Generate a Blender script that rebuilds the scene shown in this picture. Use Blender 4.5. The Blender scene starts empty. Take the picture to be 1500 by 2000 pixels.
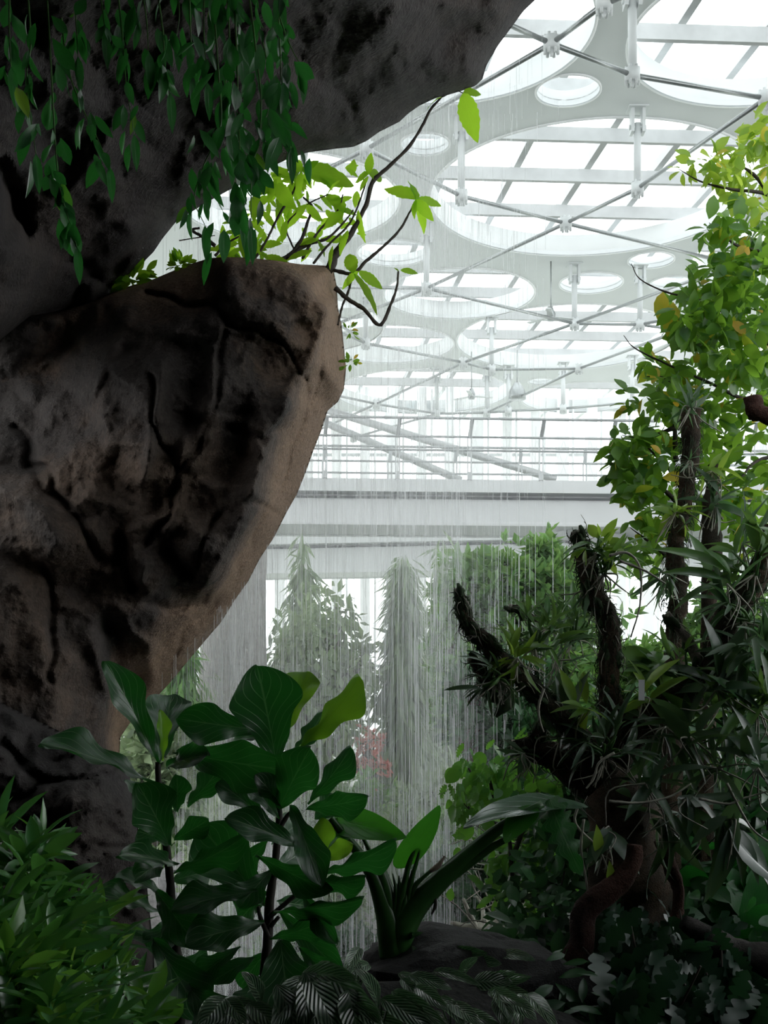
import bpy, math, random
import numpy as np
from mathutils import Vector
from mathutils.geometry import delaunay_2d_cdt

# ---------------------------------------------------------------- camera, light
SC = bpy.context.scene
COL = SC.collection
F = 2400.0; CX = 750.0; HY = 1380.0; EYE = 1.6
EXPOSURE = 0.0
SKY = 3.5
cam = bpy.data.objects.new('camera', bpy.data.cameras.new('camera')); COL.objects.link(cam)
cam.location = (0, 0, EYE); cam.rotation_euler = (math.pi/2, 0, 0)
cam.data.sensor_fit = 'VERTICAL'; cam.data.sensor_height = 36; cam.data.sensor_width = 27
cam.data.lens = 36*F/2000; cam.data.shift_y = (HY-1000)/2000
cam.data.clip_end = 500
SC.camera = cam
w = bpy.data.worlds.new('overcast_sky'); SC.world = w; w.use_nodes = True
w.node_tree.nodes['Background'].inputs[0].default_value = (0.955, 0.985, 1, 1)
w.node_tree.nodes['Background'].inputs[1].default_value = SKY
v = SC.view_settings; v.view_transform = 'Standard'; v.look = 'None'; v.gamma = 1; v.exposure = EXPOSURE
v.use_curve_mapping = False
cy = SC.cycles
cy.max_bounces = 7; cy.diffuse_bounces = 4; cy.glossy_bounces = 2; cy.transmission_bounces = 3
cy.transparent_max_bounces = 24; cy.volume_bounces = 0
cy.caustics_reflective = False; cy.caustics_refractive = False
cy.sample_clamp_indirect = 6

def area_light(name, loc, target, size, power, color=(1, 1, 1), sy=None):
    l = bpy.data.lights.new(name, 'AREA'); l.energy = power; l.size = size; l.color = color
    if sy: l.shape = 'RECTANGLE'; l.size_y = sy
    o = bpy.data.objects.new(name, l); COL.objects.link(o); o.location = loc
    o.rotation_euler = (Vector(target)-Vector(loc)).to_track_quat('-Z', 'Y').to_euler()
    return o

# ---------------------------------------------------------------- helpers
def P(px, py, d):
    return np.array([(px-CX)/F*d, d, EYE-(py-HY)/F*d])
def pts(lst, d=None):
    return np.array([P(a[0], a[1], a[2] if len(a) > 2 else d) for a in lst])
def U(v):
    v = np.asarray(v, float); return v/(np.linalg.norm(v, axis=-1, keepdims=True)+1e-9)

def h3(ix, iy, iz, s):
    n = (ix*374761393+iy*668265263+iz*2147483647+s*974634777) & 0xffffffff
    n = ((n ^ (n >> 13))*1274126177) & 0xffffffff
    return ((n ^ (n >> 16)) & 0xffff)/65535.0
def vn(p, f=1.0, s=0):
    q = np.asarray(p)*f+100.0; i = np.floor(q).astype(np.int64); r = q-i; r = r*r*(3-2*r); out = 0
    for a in (0, 1):
        for b in (0, 1):
            for c in (0, 1):
                wgt = (r[..., 0] if a else 1-r[..., 0])*(r[..., 1] if b else 1-r[..., 1])*(r[..., 2] if c else 1-r[..., 2])
                out = out+wgt*h3(i[..., 0]+a, i[..., 1]+b, i[..., 2]+c, s)
    return out*2-1
def fbm(p, f, o=4, s=0):
    return sum(vn(p, f*2**k, s+k)/2**k for k in range(o))

def spline(p, n):
    p = np.asarray(p, float)
    if len(p) == 2: return p[0]+(p[1]-p[0])*np.linspace(0, 1, n)[:, None]
    q = np.vstack([2*p[0]-p[1], p, 2*p[-1]-p[-2]]); out = []
    for t in np.linspace(0, len(p)-1-1e-6, n):
        i = int(t); u = t-i; a, b, c, d = q[i:i+4]
        out.append(.5*((2*b)+(c-a)*u+(2*a-5*b+4*c-d)*u*u+(3*b-a-3*c+d)*u**3))
    return np.array(out)
def lerp_r(r, n):
    r = np.atleast_1d(np.asarray(r, float)); return np.interp(np.linspace(0, 1, n), np.linspace(0, 1, len(r)), r)

class B:
    def __init__(s): s.V = []; s.F = []; s.T = []; s.n = 0
    def add(s, V, Fc, T=None):
        V = np.asarray(V, float); Fc = np.asarray(Fc, np.int64)
        s.V.append(V); s.F.append(Fc+s.n); s.T.append(np.zeros((len(V), 2)) if T is None else np.asarray(T)); s.n += len(V); return s
    def tube(s, p, r, k=8, n=None, rough=0, seed=0, cap=True):
        p = np.asarray(p, float)
        if n: p = spline(p, n)
        m = len(p); r = lerp_r(r, m)
        t = U(np.gradient(p, axis=0)); ref = np.array([0, 1, 0]) if abs(t[0][1]) < .9 else np.array([1., 0, 0])
        sd = [U(np.cross(t[0], ref))]
        for i in range(1, m): sd.append(U(sd[-1]-t[i]*np.dot(sd[-1], t[i])))
        sd = np.array(sd); bn = np.cross(t, sd)
        a = np.arange(k)/k*2*math.pi
        if cap:
            p = np.vstack([p[0], p, p[-1]]); sd = np.vstack([sd[0], sd, sd[-1]]); bn = np.vstack([bn[0], bn, bn[-1]]); r = np.r_[1e-4, r, 1e-4]; m += 2
        rr = np.repeat(r[:, None], k, 1)
        if rough:
            c = p[:, None]+(sd[:, None]*np.cos(a)[None, :, None]+bn[:, None]*np.sin(a)[None, :, None])*rr[..., None]
            rr = rr*(1+rough*fbm(c, 1.2/max(r.max(), .01), 3, seed))
        V = p[:, None]+(sd[:, None]*np.cos(a)[None, :, None]+bn[:, None]*np.sin(a)[None, :, None])*rr[..., None]
        i = np.arange(m-1)[:, None]*k; j = np.arange(k)[None]; j2 = (j+1) % k
        Fc = np.stack([i+j, i+j2, i+k+j2, i+k+j], -1).reshape(-1, 4)
        T = np.stack([np.repeat((a/6.2832)[None], m, 0), np.repeat(np.linspace(0, 1, m)[:, None], k, 1)], -1).reshape(-1, 2)
        return s.add(V.reshape(-1, 3), Fc, T)
    def box(s, x0, x1, y0, y1, z0, z1):
        V = [(x, y, z) for x in (x0, x1) for y in (y0, y1) for z in (z0, z1)]
        return s.add(V, [(0, 1, 3, 2), (4, 6, 7, 5), (0, 4, 5, 1), (2, 3, 7, 6), (0, 2, 6, 4), (1, 5, 7, 3)])
    def bar(s, a, b, w_, h_, up=(0, 0, 1)):
        a = np.array(a, float); b = np.array(b, float); t = U(b-a); sd = U(np.cross(t, up)); u2 = np.cross(sd, t)
        V = [e+sd*w_/2*i+u2*h_/2*j for e in (a, b) for i in (-1, 1) for j in (-1, 1)]
        return s.add(V, [(0, 1, 3, 2), (4, 6, 7, 5), (0, 4, 5, 1), (2, 3, 7, 6), (0, 2, 6, 4), (1, 5, 7, 3)])
    def build(s, name, m, parent=None, smooth=True, origin=None):
        V = np.vstack(s.V); Fc = np.vstack(s.F); T = np.vstack(s.T)
        if parent is not None: org = np.array(parent['_o'])
        elif origin is not None: org = np.array(origin, float)
        else: org = np.array([V[:, 0].mean(), V[:, 1].mean(), V[:, 2].min()])
        me = bpy.data.meshes.new(name); me.vertices.add(len(V)); me.vertices.foreach_set('co', (V-org).ravel())
        me.loops.add(Fc.size); me.polygons.add(len(Fc))
        me.polygons.foreach_set('loop_start', np.arange(len(Fc))*4); me.loops.foreach_set('vertex_index', Fc.ravel().astype(np.int32))
        uv = me.uv_layers.new(name='UVMap'); uv.data.foreach_set('uv', T[Fc.ravel()].ravel().astype(np.float32))
        me.update(); me.validate()
        me.polygons.foreach_set('use_smooth', np.full(len(me.polygons), bool(smooth)))
        me.materials.append(m)
        o = bpy.data.objects.new(name, me); COL.objects.link(o)
        if parent is not None: o.parent = parent
        else: o.location = org
        o['_o'] = [float(c) for c in (org if parent is None else org)]
        return o

def tag(o, label=None, cat=None, group=None, kind=None):
    if label: o['label'] = label
    if cat: o['category'] = cat
    if group: o['group'] = group
    if kind: o['kind'] = kind
    return o
def thing(name, loc, label, cat, group=None):
    o = bpy.data.objects.new(name, None); COL.objects.link(o); o.location = [float(c) for c in loc]
    o['_o'] = [float(c) for c in loc]; o.empty_display_size = .1
    return tag(o, label, cat, group)
def struct(o): o['kind'] = 'structure'; return o

# ---------------------------------------------------------------- materials
def newmat(name):
    m = bpy.data.materials.new(name); m.use_nodes = True; nt = m.node_tree
    for n in list(nt.nodes): nt.nodes.remove(n)
    return m, nt, nt.nodes.new('ShaderNodeOutputMaterial')
def N(nt, t, **k):
    n = nt.nodes.new(t)
    for a, b in k.items():
        if a.startswith('i_'): n.inputs[a[2:].replace('_', ' ')].default_value = b
        elif a.startswith('n'): n.inputs[int(a[1:])].default_value = b
        else: setattr(n, a, b)
    return n
def ramp(nt, src, stops):
    r = nt.nodes.new('ShaderNodeValToRGB'); nt.links.new(src, r.inputs[0]); e = r.color_ramp.elements
    while len(e) < len(stops): e.new(.5)
    for i, (p, c) in enumerate(stops): e[i].position = p; e[i].color = (*c, 1)
    return r.outputs[0]
def plain(name, col, rough=.5, metal=0, noise=0.0, scale=3.0, bump=0.0):
    m, nt, out = newmat(name); b = N(nt, 'ShaderNodeBsdfPrincipled', i_Roughness=rough, i_Metallic=metal)
    b.inputs['Base Color'].default_value = (*col, 1)
    tc = N(nt, 'ShaderNodeTexCoord'); nz = N(nt, 'ShaderNodeTexNoise', i_Scale=scale, i_Detail=6)
    nt.links.new(tc.outputs['Object'], nz.inputs['Vector'])
    c = np.array(col)
    nt.links.new(ramp(nt, nz.outputs['Fac'], [(.3, tuple(c*(1-noise))), (.7, tuple(np.minimum(c*(1+noise), 1)))]), b.inputs['Base Color'])
    if bump:
        bp = N(nt, 'ShaderNodeBump', i_Strength=bump, i_Distance=.02); nt.links.new(nz.outputs['Fac'], bp.inputs['Height']); nt.links.new(bp.outputs[0], b.inputs['Normal'])
    nt.links.new(b.outputs[0], out.inputs[0]); return m
def rockmat(name, c1, c2, c3, sc=1.0, bump=.6, rough=.85, lit_ochre=None):
    m, nt, out = newmat(name); b = N(nt, 'ShaderNodeBsdfPrincipled', i_Roughness=rough); b.inputs['Specular IOR Level'].default_value = .25
    g = N(nt, 'ShaderNodeNewGeometry'); L = nt.links.new
    n1 = N(nt, 'ShaderNodeTexNoise', i_Scale=1.1*sc, i_Detail=8, i_Roughness=.62); L(g.outputs['Position'], n1.inputs['Vector'])
    n2 = N(nt, 'ShaderNodeTexNoise', i_Scale=38*sc, i_Detail=5, i_Roughness=.7); L(g.outputs['Position'], n2.inputs['Vector'])
    n3 = N(nt, 'ShaderNodeTexNoise', i_Scale=7*sc, i_Detail=8, i_Roughness=.65); L(g.outputs['Position'], n3.inputs['Vector'])
    vo = N(nt, 'ShaderNodeTexVoronoi', i_Scale=55*sc); L(g.outputs['Position'], vo.inputs['Vector'])
    base = ramp(nt, n1.outputs['Fac'], [(.32, c1), (.5, c2), (.68, c3)])
    if lit_ochre:   # tan stone on one flank, with the light there put into the colour
        dt = N(nt, 'ShaderNodeVectorMath', operation='DOT_PRODUCT'); L(g.outputs['Position'], dt.inputs[0]); dt.inputs[1].default_value = lit_ochre[0]
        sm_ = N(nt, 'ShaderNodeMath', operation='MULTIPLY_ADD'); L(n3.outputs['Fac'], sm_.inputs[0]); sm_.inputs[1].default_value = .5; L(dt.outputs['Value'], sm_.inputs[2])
        s2 = N(nt, 'ShaderNodeMath', operation='ADD'); L(sm_.outputs[0], s2.inputs[0]); s2.inputs[1].default_value = lit_ochre[1]
        mo = N(nt, 'ShaderNodeMix', data_type='RGBA'); L(ramp(nt, s2.outputs[0], [(.35, (0, 0, 0)), (.75, (1, 1, 1))]), mo.inputs[0]); L(base, mo.inputs[6]); mo.inputs[7].default_value = (*lit_ochre[2], 1); base = mo.outputs[2]
    mx = N(nt, 'ShaderNodeMix', data_type='RGBA', blend_type='MULTIPLY'); mx.inputs[0].default_value = .75; L(base, mx.inputs[6])
    L(ramp(nt, n2.outputs['Fac'], [(.3, (.45, .45, .45)), (.7, (1.3, 1.3, 1.3))]), mx.inputs[7]); L(mx.outputs[2], b.inputs['Base Color'])
    ad = N(nt, 'ShaderNodeMath', operation='MULTIPLY_ADD'); L(n3.outputs['Fac'], ad.inputs[0]); ad.inputs[1].default_value = 1.6; L(n2.outputs['Fac'], ad.inputs[2])
    a2 = N(nt, 'ShaderNodeMath', operation='MULTIPLY_ADD'); L(vo.outputs['Distance'], a2.inputs[0]); a2.inputs[1].default_value = .35; L(ad.outputs[0], a2.inputs[2])
    bp = N(nt, 'ShaderNodeBump', i_Strength=bump, i_Distance=.016); L(a2.outputs[0], bp.inputs['Height']); L(bp.outputs[0], b.inputs['Normal'])
    L(b.outputs[0], out.inputs[0]); return m
def leafmat(name, c1, c2, trans=.35, tcol=None, rough=.38, spec=.5, vein=None, vcol=None, vamt=.6, odd=None, nv=7.0, slope=.55, stripe=None):
    """c1..c2 vary from leaf to leaf; tcol = light through the blade; odd = (share, colour) of yellowed leaves"""
    m, nt, out = newmat(name); L = nt.links.new
    g = N(nt, 'ShaderNodeNewGeometry'); b = N(nt, 'ShaderNodeBsdfPrincipled', i_Roughness=rough); b.inputs['Specular IOR Level'].default_value = spec
    st = [(0, c1), (.9 if odd else 1, c2)]
    if odd: st = [(0, c1), (1-odd[0]-.01, c2), (1-odd[0], odd[1])]
    col = ramp(nt, g.outputs['Random Per Island'], st)
    nz = N(nt, 'ShaderNodeTexNoise', i_Scale=14, i_Detail=3); L(g.outputs['Position'], nz.inputs['Vector'])
    mx = N(nt, 'ShaderNodeMix', data_type='RGBA', blend_type='MULTIPLY'); mx.inputs[0].default_value = .5; L(col, mx.inputs[6]); L(ramp(nt, nz.outputs['Fac'], [(.3, (.6, .6, .6)), (.7, (1.3, 1.3, 1.3))]), mx.inputs[7]); col = mx.outputs[2]
    if vein or stripe:
        uv = N(nt, 'ShaderNodeUVMap'); sp = N(nt, 'ShaderNodeSeparateXYZ'); L(uv.outputs[0], sp.inputs[0])
        ab = N(nt, 'ShaderNodeMath', operation='ABSOLUTE'); L(sp.outputs[0], ab.inputs[0])
        ma = N(nt, 'ShaderNodeMath', operation='MULTIPLY_ADD'); L(ab.outputs[0], ma.inputs[0]); ma.inputs[1].default_value = -slope; L(sp.outputs[1], ma.inputs[2])
        mu = N(nt, 'ShaderNodeMath', operation='MULTIPLY'); L(ma.outputs[0], mu.inputs[0]); mu.inputs[1].default_value = nv
        pp = N(nt, 'ShaderNodeMath', operation='PINGPONG'); L(mu.outputs[0], pp.inputs[0]); pp.inputs[1].default_value = .5
        if stripe:
            fac = ramp(nt, pp.outputs[0], [(.12, (0, 0, 0)), (.3, (1, 1, 1))])
            e = ramp(nt, ab.outputs[0], [(.05, (0, 0, 0)), (.15, (1, 1, 1)), (.78, (1, 1, 1)), (.9, (0, 0, 0))])
            fm = N(nt, 'ShaderNodeMath', operation='MULTIPLY'); L(fac, fm.inputs[0]); L(e, fm.inputs[1]); fac = fm.outputs[0]
            m3 = N(nt, 'ShaderNodeMix', data_type='RGBA'); L(fac, m3.inputs[0]); L(col, m3.inputs[6]); m3.inputs[7].default_value = (*stripe, 1); col = m3.outputs[2]
            hgt = pp.outputs[0]
        else:
            mn = N(nt, 'ShaderNodeMath', operation='MINIMUM'); L(pp.outputs[0], mn.inputs[0])
            m5 = N(nt, 'ShaderNodeMath', operation='MULTIPLY'); L(ab.outputs[0], m5.inputs[0]); m5.inputs[1].default_value = 1.2; L(m5.outputs[0], mn.inputs[1])
            fac = ramp(nt, mn.outputs[0], [(.0, (1, 1, 1)), (.055, (0, 0, 0))])
            fm = N(nt, 'ShaderNodeMath', operation='MULTIPLY'); L(fac, fm.inputs[0]); fm.inputs[1].default_value = vamt
            m3 = N(nt, 'ShaderNodeMix', data_type='RGBA'); L(fm.outputs[0], m3.inputs[0]); L(col, m3.inputs[6]); m3.inputs[7].default_value = (*(vcol or (.2, .3, .15)), 1); col = m3.outputs[2]
            hg = N(nt, 'ShaderNodeMath', operation='MINIMUM'); L(mn.outputs[0], hg.inputs[0]); hg.inputs[1].default_value = .07; hgt = hg.outputs[0]
        bp = N(nt, 'ShaderNodeBump', i_Strength=.5, i_Distance=.012); L(hgt, bp.inputs['Height']); L(bp.outputs[0], b.inputs['Normal'])
    L(col, b.inputs['Base Color'])
    t = N(nt, 'ShaderNodeBsdfTranslucent'); tc = tcol or tuple(np.minimum(np.array(c2)*2.2, 1))
    m4 = N(nt, 'ShaderNodeMix', data_type='RGBA'); m4.inputs[0].default_value = .72; L(col, m4.inputs[6]); m4.inputs[7].default_value = (*tc, 1)
    L(m4.outputs[2], t.inputs['Color'])
    s = N(nt, 'ShaderNodeMixShader'); s.inputs[0].default_value = trans; L(b.outputs[0], s.inputs[1]); L(t.outputs[0], s.inputs[2]); L(s.outputs[0], out.inputs[0])
    return m
def thinglass(name, tint, refl=.08, op=0.0):
    m, nt, out = newmat(name); L = nt.links.new
    a = N(nt, 'ShaderNodeBsdfTransparent'); a.inputs[0].default_value = (*tint, 1); g = N(nt, 'ShaderNodeBsdfGlossy', i_Roughness=.05)
    s = N(nt, 'ShaderNodeMixShader'); s.inputs[0].default_value = refl; L(a.outputs[0], s.inputs[1]); L(g.outputs[0], s.inputs[2]); L(s.outputs[0], out.inputs[0]); return m

M_WHITE = plain('white_painted_metal', (.66, .69, .69), .45, 0, .03, 2)
M_CEIL = plain('white_ceiling_panel', (.70, .725, .73), .6, 0, .03, .5)
M_BEAM = plain('grey_white_beam', (.50, .51, .51), .5, 0, .06, 4)
M_RIM = plain('white_rim', (.86, .88, .88), .5, 0, .02, 2)
M_STEEL = plain('brushed_steel_rod', (.36, .38, .38), .35, .7, .1, 20)
M_DARKST = plain('dark_steel', (.12, .12, .12), .5, .3, .1, 20)
M_GLASS = thinglass('clear_glass', (.97, .99, .99))
M_FLOOR = plain('pale_path', (.5, .52, .46), .9, 0, .2, .4)
M_SOIL = plain('black_soil', (.008, .008, .007), .95, 0, .7, 40, .8)
M_ROCK = rockmat('brown_grey_rock', (.034, .030, .028), (.054, .044, .039), (.11, .078, .058), 1.0, 1.0, lit_ochre=((.40, .75, .06), -4.90, (.23, .155, .105)))
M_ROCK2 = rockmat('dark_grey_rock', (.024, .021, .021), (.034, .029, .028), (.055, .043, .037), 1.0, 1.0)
M_BARK = rockmat('mossy_bark', (.02, .024, .012), (.075, .055, .036), (.19, .13, .085), 4, 1.0)
M_BARKR = rockmat('red_brown_bark', (.035, .014, .010), (.075, .032, .022), (.13, .07, .052), 3, .8)
M_BARKG = rockmat('grey_bark', (.10, .09, .08), (.16, .14, .12), (.24, .21, .18), 3, .6)
M_TWIG = plain('dark_twig', (.035, .027, .02), .8, 0, .5, 40)
M_ROOT = plain('pale_root', (.34, .33, .27), .7, 0, .4, 30)
M_MOSS = plain('dark_moss', (.03, .055, .022), .9, 0, .6, 60)

# ---------------------------------------------------------------- leaves
def leafT(rows, prof, fold=.15, droop=.15, cols=2, wave=0., tipcurl=0., cosr=False):
    V = []; T = []
    for i in range(rows+1):
        t = (1-math.cos(math.pi*i/rows))/2 if cosr else i/rows; wd = max(prof(t), .004)
        for j in range(cols+1):
            u = -1+2*j/cols
            V.append((u*wd, t, abs(u)**1.3*fold*wd-droop*t*t+wave*math.sin(t*17+(2 if u > 0 else 0))*abs(u)**2-tipcurl*max(0, t-.7)**2*4)); T.append((u, t))
    k = cols+1
    Fc = [(i*k+j, i*k+j+1, (i+1)*k+j+1, (i+1)*k+j) for i in range(rows) for j in range(cols)]
    return np.array(V, float), np.array(Fc), np.array(T, float)
def ell(asp, p=.8, peak=.5):
    return lambda t: asp/2*max(math.sin(math.pi*(t**(math.log(.5)/math.log(peak)))), 0)**p
def fiddle(t):   # lyre shaped blade, broad at the far end
    return (.06+.17*math.sin(min(t/.5, 1)*math.pi/2)+.26*math.exp(-((t-.75)/.21)**2))*(max(1-t**8, 0)**.5)*(.25+.75*min(t/.12, 1))*.95
T_DIA = leafT(2, ell(.42), .1, .1, 1); T_NAR = leafT(2, ell(.16, .8, .4), .1, .25, 1)
T_ELL = leafT(4, ell(.5), .25, .18); T_LAN = leafT(5, ell(.30, .8, .45), .3, .3); T_OBO = leafT(5, ell(.42, .75, .6), .3, .25)
T_FID = leafT(18, fiddle, .22, .18, 6, .04, 0, True); T_STRAP = leafT(7, ell(.14, .45, .45), .5, .55)
T_BROAD = leafT(9, ell(.72, .62, .42), .12, .25, 4, .015, 0, True); T_TOOTH = None
def toothed(t): return .19*max(math.sin(math.pi*t**.85), 0)**.8*(1+.22*(((t*7) % 1)-.5))
T_TOOTH = leafT(14, toothed, .15, .22, 2, .01)
def lobed(t): return .17*max(math.sin(math.pi*t**.8), 0)**.6*(.5+.7*abs(math.sin(t*19)))
T_LOBE = leafT(36, lobed, .1, .35, 2, .015)

def scatter(bd, T, p, d, n, s, ws=None):
    V, Fc, UV = T; p = np.asarray(p, float); d = U(d); n = np.asarray(n, float); m = len(p)
    n = U(n-d*np.sum(n*d, -1, keepdims=True)); sd = np.cross(d, n); s = np.broadcast_to(np.asarray(s, float), (m,))
    ws = np.ones(m) if ws is None else np.broadcast_to(ws, (m,))
    W = p[:, None]+s[:, None, None]*(V[None, :, 0:1]*sd[:, None]*ws[:, None, None]+V[None, :, 1:2]*d[:, None]+V[None, :, 2:3]*n[:, None])
    Fa = Fc[None]+(np.arange(m)*len(V))[:, None, None]
    bd.add(W.reshape(-1, 3), Fa.reshape(-1, 4), np.tile(UV, (m, 1)))
def rnd(rg, m, a=1.0): return rg.normal(size=(m, 3))*a
# ---------------------------------------------------------------- setting: ceiling with round openings
H = 12.0; ZC = EYE+H
CIRC = [(1165, 230, 497, 650), (1110, 145, 206, 122), (830, 258, 302, 90), (768, 465, 520, 130), (897, 523, 621, 294), (1155, 531, 572, 122),
        (1272, 492, 522, 90), (1312, 540, 566, 92), (1110, 585, 727, 385), (762, 632, 710, 230), (825, 718, 808, 330), (1055, 738, 750, 45),
        (1140, 746, 804, 245), (1520, -90, 198, 600), (862, -140, 205, 590), (560, 290, 475, 430), (1520, 430, 560, 290), (1265, 722, 742, 70),
        (684, 600, 622, 60), (560, 560, 700, 300), (1420, 640, 740, 260), (1400, 580, 602, 60), (590, 500, 530, 80), (520, 730, 800, 160), (1390, 755, 800, 150)]
circ = []
for cx_, yt, yb, w_ in CIRC:
    d0 = F*H/(HY-yt); d1 = F*H/(HY-yb); dc = (d0+d1)/2; dm = F*H/(HY-(yt+yb)/2); r = .5*((d1-d0)/2)+.5*(w_/2/F*dm)
    circ.append(((cx_-CX)/F*dm, dc, r))
cu = bpy.data.curves.new('ceil', 'CURVE'); cu.dimensions = '2D'; cu.fill_mode = 'BOTH'; cu.resolution_u = 1
def poly(pl):
    sp = cu.splines.new('POLY'); sp.points.add(len(pl)-1)
    for q, c in zip(sp.points, pl): q.co = (c[0], c[1], 0, 1)
    sp.use_cyclic_u = True
circ += [(x_, y_, r_) for x_, y_, r_ in ((-4, 8.5, 2.6), (4, 7.5, 2.8), (11, 9, 3), (-11, 9, 3), (-6, 1, 3), (3, 0, 3), (12, 1, 3.2), (-13, 1, 3), (-3, -6, 2.8), (6, -6, 3), (-14, 17, 3), (-15, 26, 3.4), (19, 16, 3.2), (20, 30, 3), (-16, 36, 3.5), (-12, 44, 3))]
poly([(-22, -10), (26, -10), (26, 50), (-22, 50)])
for x, y, r in circ: poly([(x+r*math.cos(a), y+r*math.sin(a)) for a in np.linspace(0, 2*math.pi, 97)[:-1]])
cu.extrude = .06
tmp = bpy.data.objects.new('tmp', cu); COL.objects.link(tmp)
bpy.context.view_layer.update()
me = bpy.data.meshes.new_from_object(tmp.evaluated_get(bpy.context.evaluated_depsgraph_get())); bpy.data.objects.remove(tmp)
me.materials.clear(); me.materials.append(M_CEIL)
ceil = struct(bpy.data.objects.new('ceiling', me)); COL.objects.link(ceil); ceil.location = (0, 0, ZC+.06)
trim_n = 0
for x, y, r in circ:                        # deep white collar of every opening, slightly dished
    a = np.linspace(0, 2*math.pi, 97)[:-1]; k = 96; big = r > 1.5
    prof = [(0, -.03), (-.05, -.03), (-.05, 0), (0.0, .1), (.01*r, .28), (.02*r, .5)] if big else [(0, -.03), (-.04, -.03), (-.04, 0), (0, .1), (0, .2), (0.0, .3)]
    V = np.array([[(x+(r-dr)*math.cos(t), y+(r-dr)*math.sin(t), ZC+dz) for t in a] for dr, dz in prof]).reshape(-1, 3)
    i = np.arange(len(prof)-1)[:, None]*k; j = np.arange(k)[None]; j2 = (j+1) % k
    trim_n += 1
    struct(B().add(V, np.stack([i+j, i+j2, i+k+j2, i+k+j], -1).reshape(-1, 4)).build('trim_%d' % trim_n, M_RIM))
# glazed roof above: beams one way, rafters the other, glass on top
GL = thing('roof_grid', (0, 30, ZC+1.0), 'white grid of beams and rafters carrying the glass roof above the round openings', 'roof frame')
ax = U([-.12, 1, 0]); bx = U([1, .06, 0])
for k in range(-11, 17):
    y = 14.5+k*2.1; B().bar(np.array([-24, 0, 0])*1.0+[0, y-1.4, ZC+.72], np.array([24, y+1.4, ZC+.72]), .12, .30).build('beam', M_BEAM, GL, False)
for k in range(-14, 15):
    o = np.array([k*1.72, 0, ZC+1.1]); B().bar(o-ax*10+[1.6, 0, 0], o+ax*56+[1.6, 0, 0], .16, .22).build('rafter', M_BEAM, GL, False)
struct(B().box(-24, 24, -12, 56, ZC+1.6, ZC+1.62).build('window_1', M_GLASS, None, False))
# ---------------------------------------------------------------- rod-and-node frame under the ceiling
HL = 10.4
def NP(px, py): d = F*HL/(HY-py); return np.array([(px-CX)/F*d, d, EYE+HL])
nd = dict(a=(1077, 85), b=(1180, 8), c=(1235, 147), d=(1496, 192), e=(1245, 368), f=(901, 383), g=(1105, 436), h=(833, 563), i=(1122, 632), j=(1402, 508),
          k=(1250, 634), l=(905, 708), m=(960, 722), n=(1131, 720), o=(951, 806), p=(993, 803), q=(1100, 798), r=(853, 808), s=(735, 789), t=(905, 8), u=(716, 291),
          v=(1560, 470), w=(714, 670), x=(640, 640), y=(1330, 645), z=(1235, 786), A=(600, 760), Bb=(1640, 150), C=(1640, 560), D=(560, 560), E=(1350, -60), G=(500, 400), I=(600, 850), J=(690, 855))
nd = {k: NP(*v_) for k, v_ in nd.items()}
FR = thing('tension_frame', (nd['g'][0], nd['g'][1], EYE+HL), 'grey rods bolted at white nodes and hung on white posts below the ceiling', 'space frame')
for s_ in 'a-b a-c a-t a-u c-d d-e d-Bb e-g f-g f-u g-h g-j h-x h-i h-D i-l i-k i-v k-y k-C l-w l-m l-s m-n n-y n-o s-r r-o o-p p-q q-z s-A w-x b-E u-G j-C s-I J-r j-v w-D'.split():
    p_, q_ = s_.split('-'); B().tube([nd[p_], nd[q_]], .042, 10).build('rod', M_STEEL, FR)
for k_, p_ in nd.items():
    nb = B(); nb.tube([p_+[0, 0, -.1], p_+[0, 0, .1]], .13, 12)
    for t_ in range(6):
        c_ = p_+np.array([.1*math.cos(t_*1.047), .1*math.sin(t_*1.047), 0]); nb.tube([c_+[0, 0, -.17], c_+[0, 0, .14]], .026, 6)
    nb.tube([p_+[0, 0, -.2], p_+[0, 0, -.1]], [.02, .05], 8)
    nb.build('node', M_WHITE, FR)
    if k_ in 'c e f i k m o p q r w u z h v G'.split():
        B().tube([p_+[0, 0, .1], [p_[0], p_[1], ZC-.3]], .075, 12).build('post', M_WHITE, FR)
        bb = B(); c_ = [p_[0], p_[1]]
        bb.box(c_[0]-.14, c_[0]-.08, c_[1]-.12, c_[1]+.12, ZC-.5, ZC); bb.box(c_[0]+.08, c_[0]+.14, c_[1]-.12, c_[1]+.12, ZC-.5, ZC); bb.box(c_[0]-.2, c_[0]+.2, c_[1]-.2, c_[1]+.2, ZC-.03, ZC)
        bb.tube([(c_[0]-.17, c_[1], ZC-.38), (c_[0]+.17, c_[1], ZC-.38)], .05, 10); bb.build('bracket', M_WHITE, FR, False)
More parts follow.
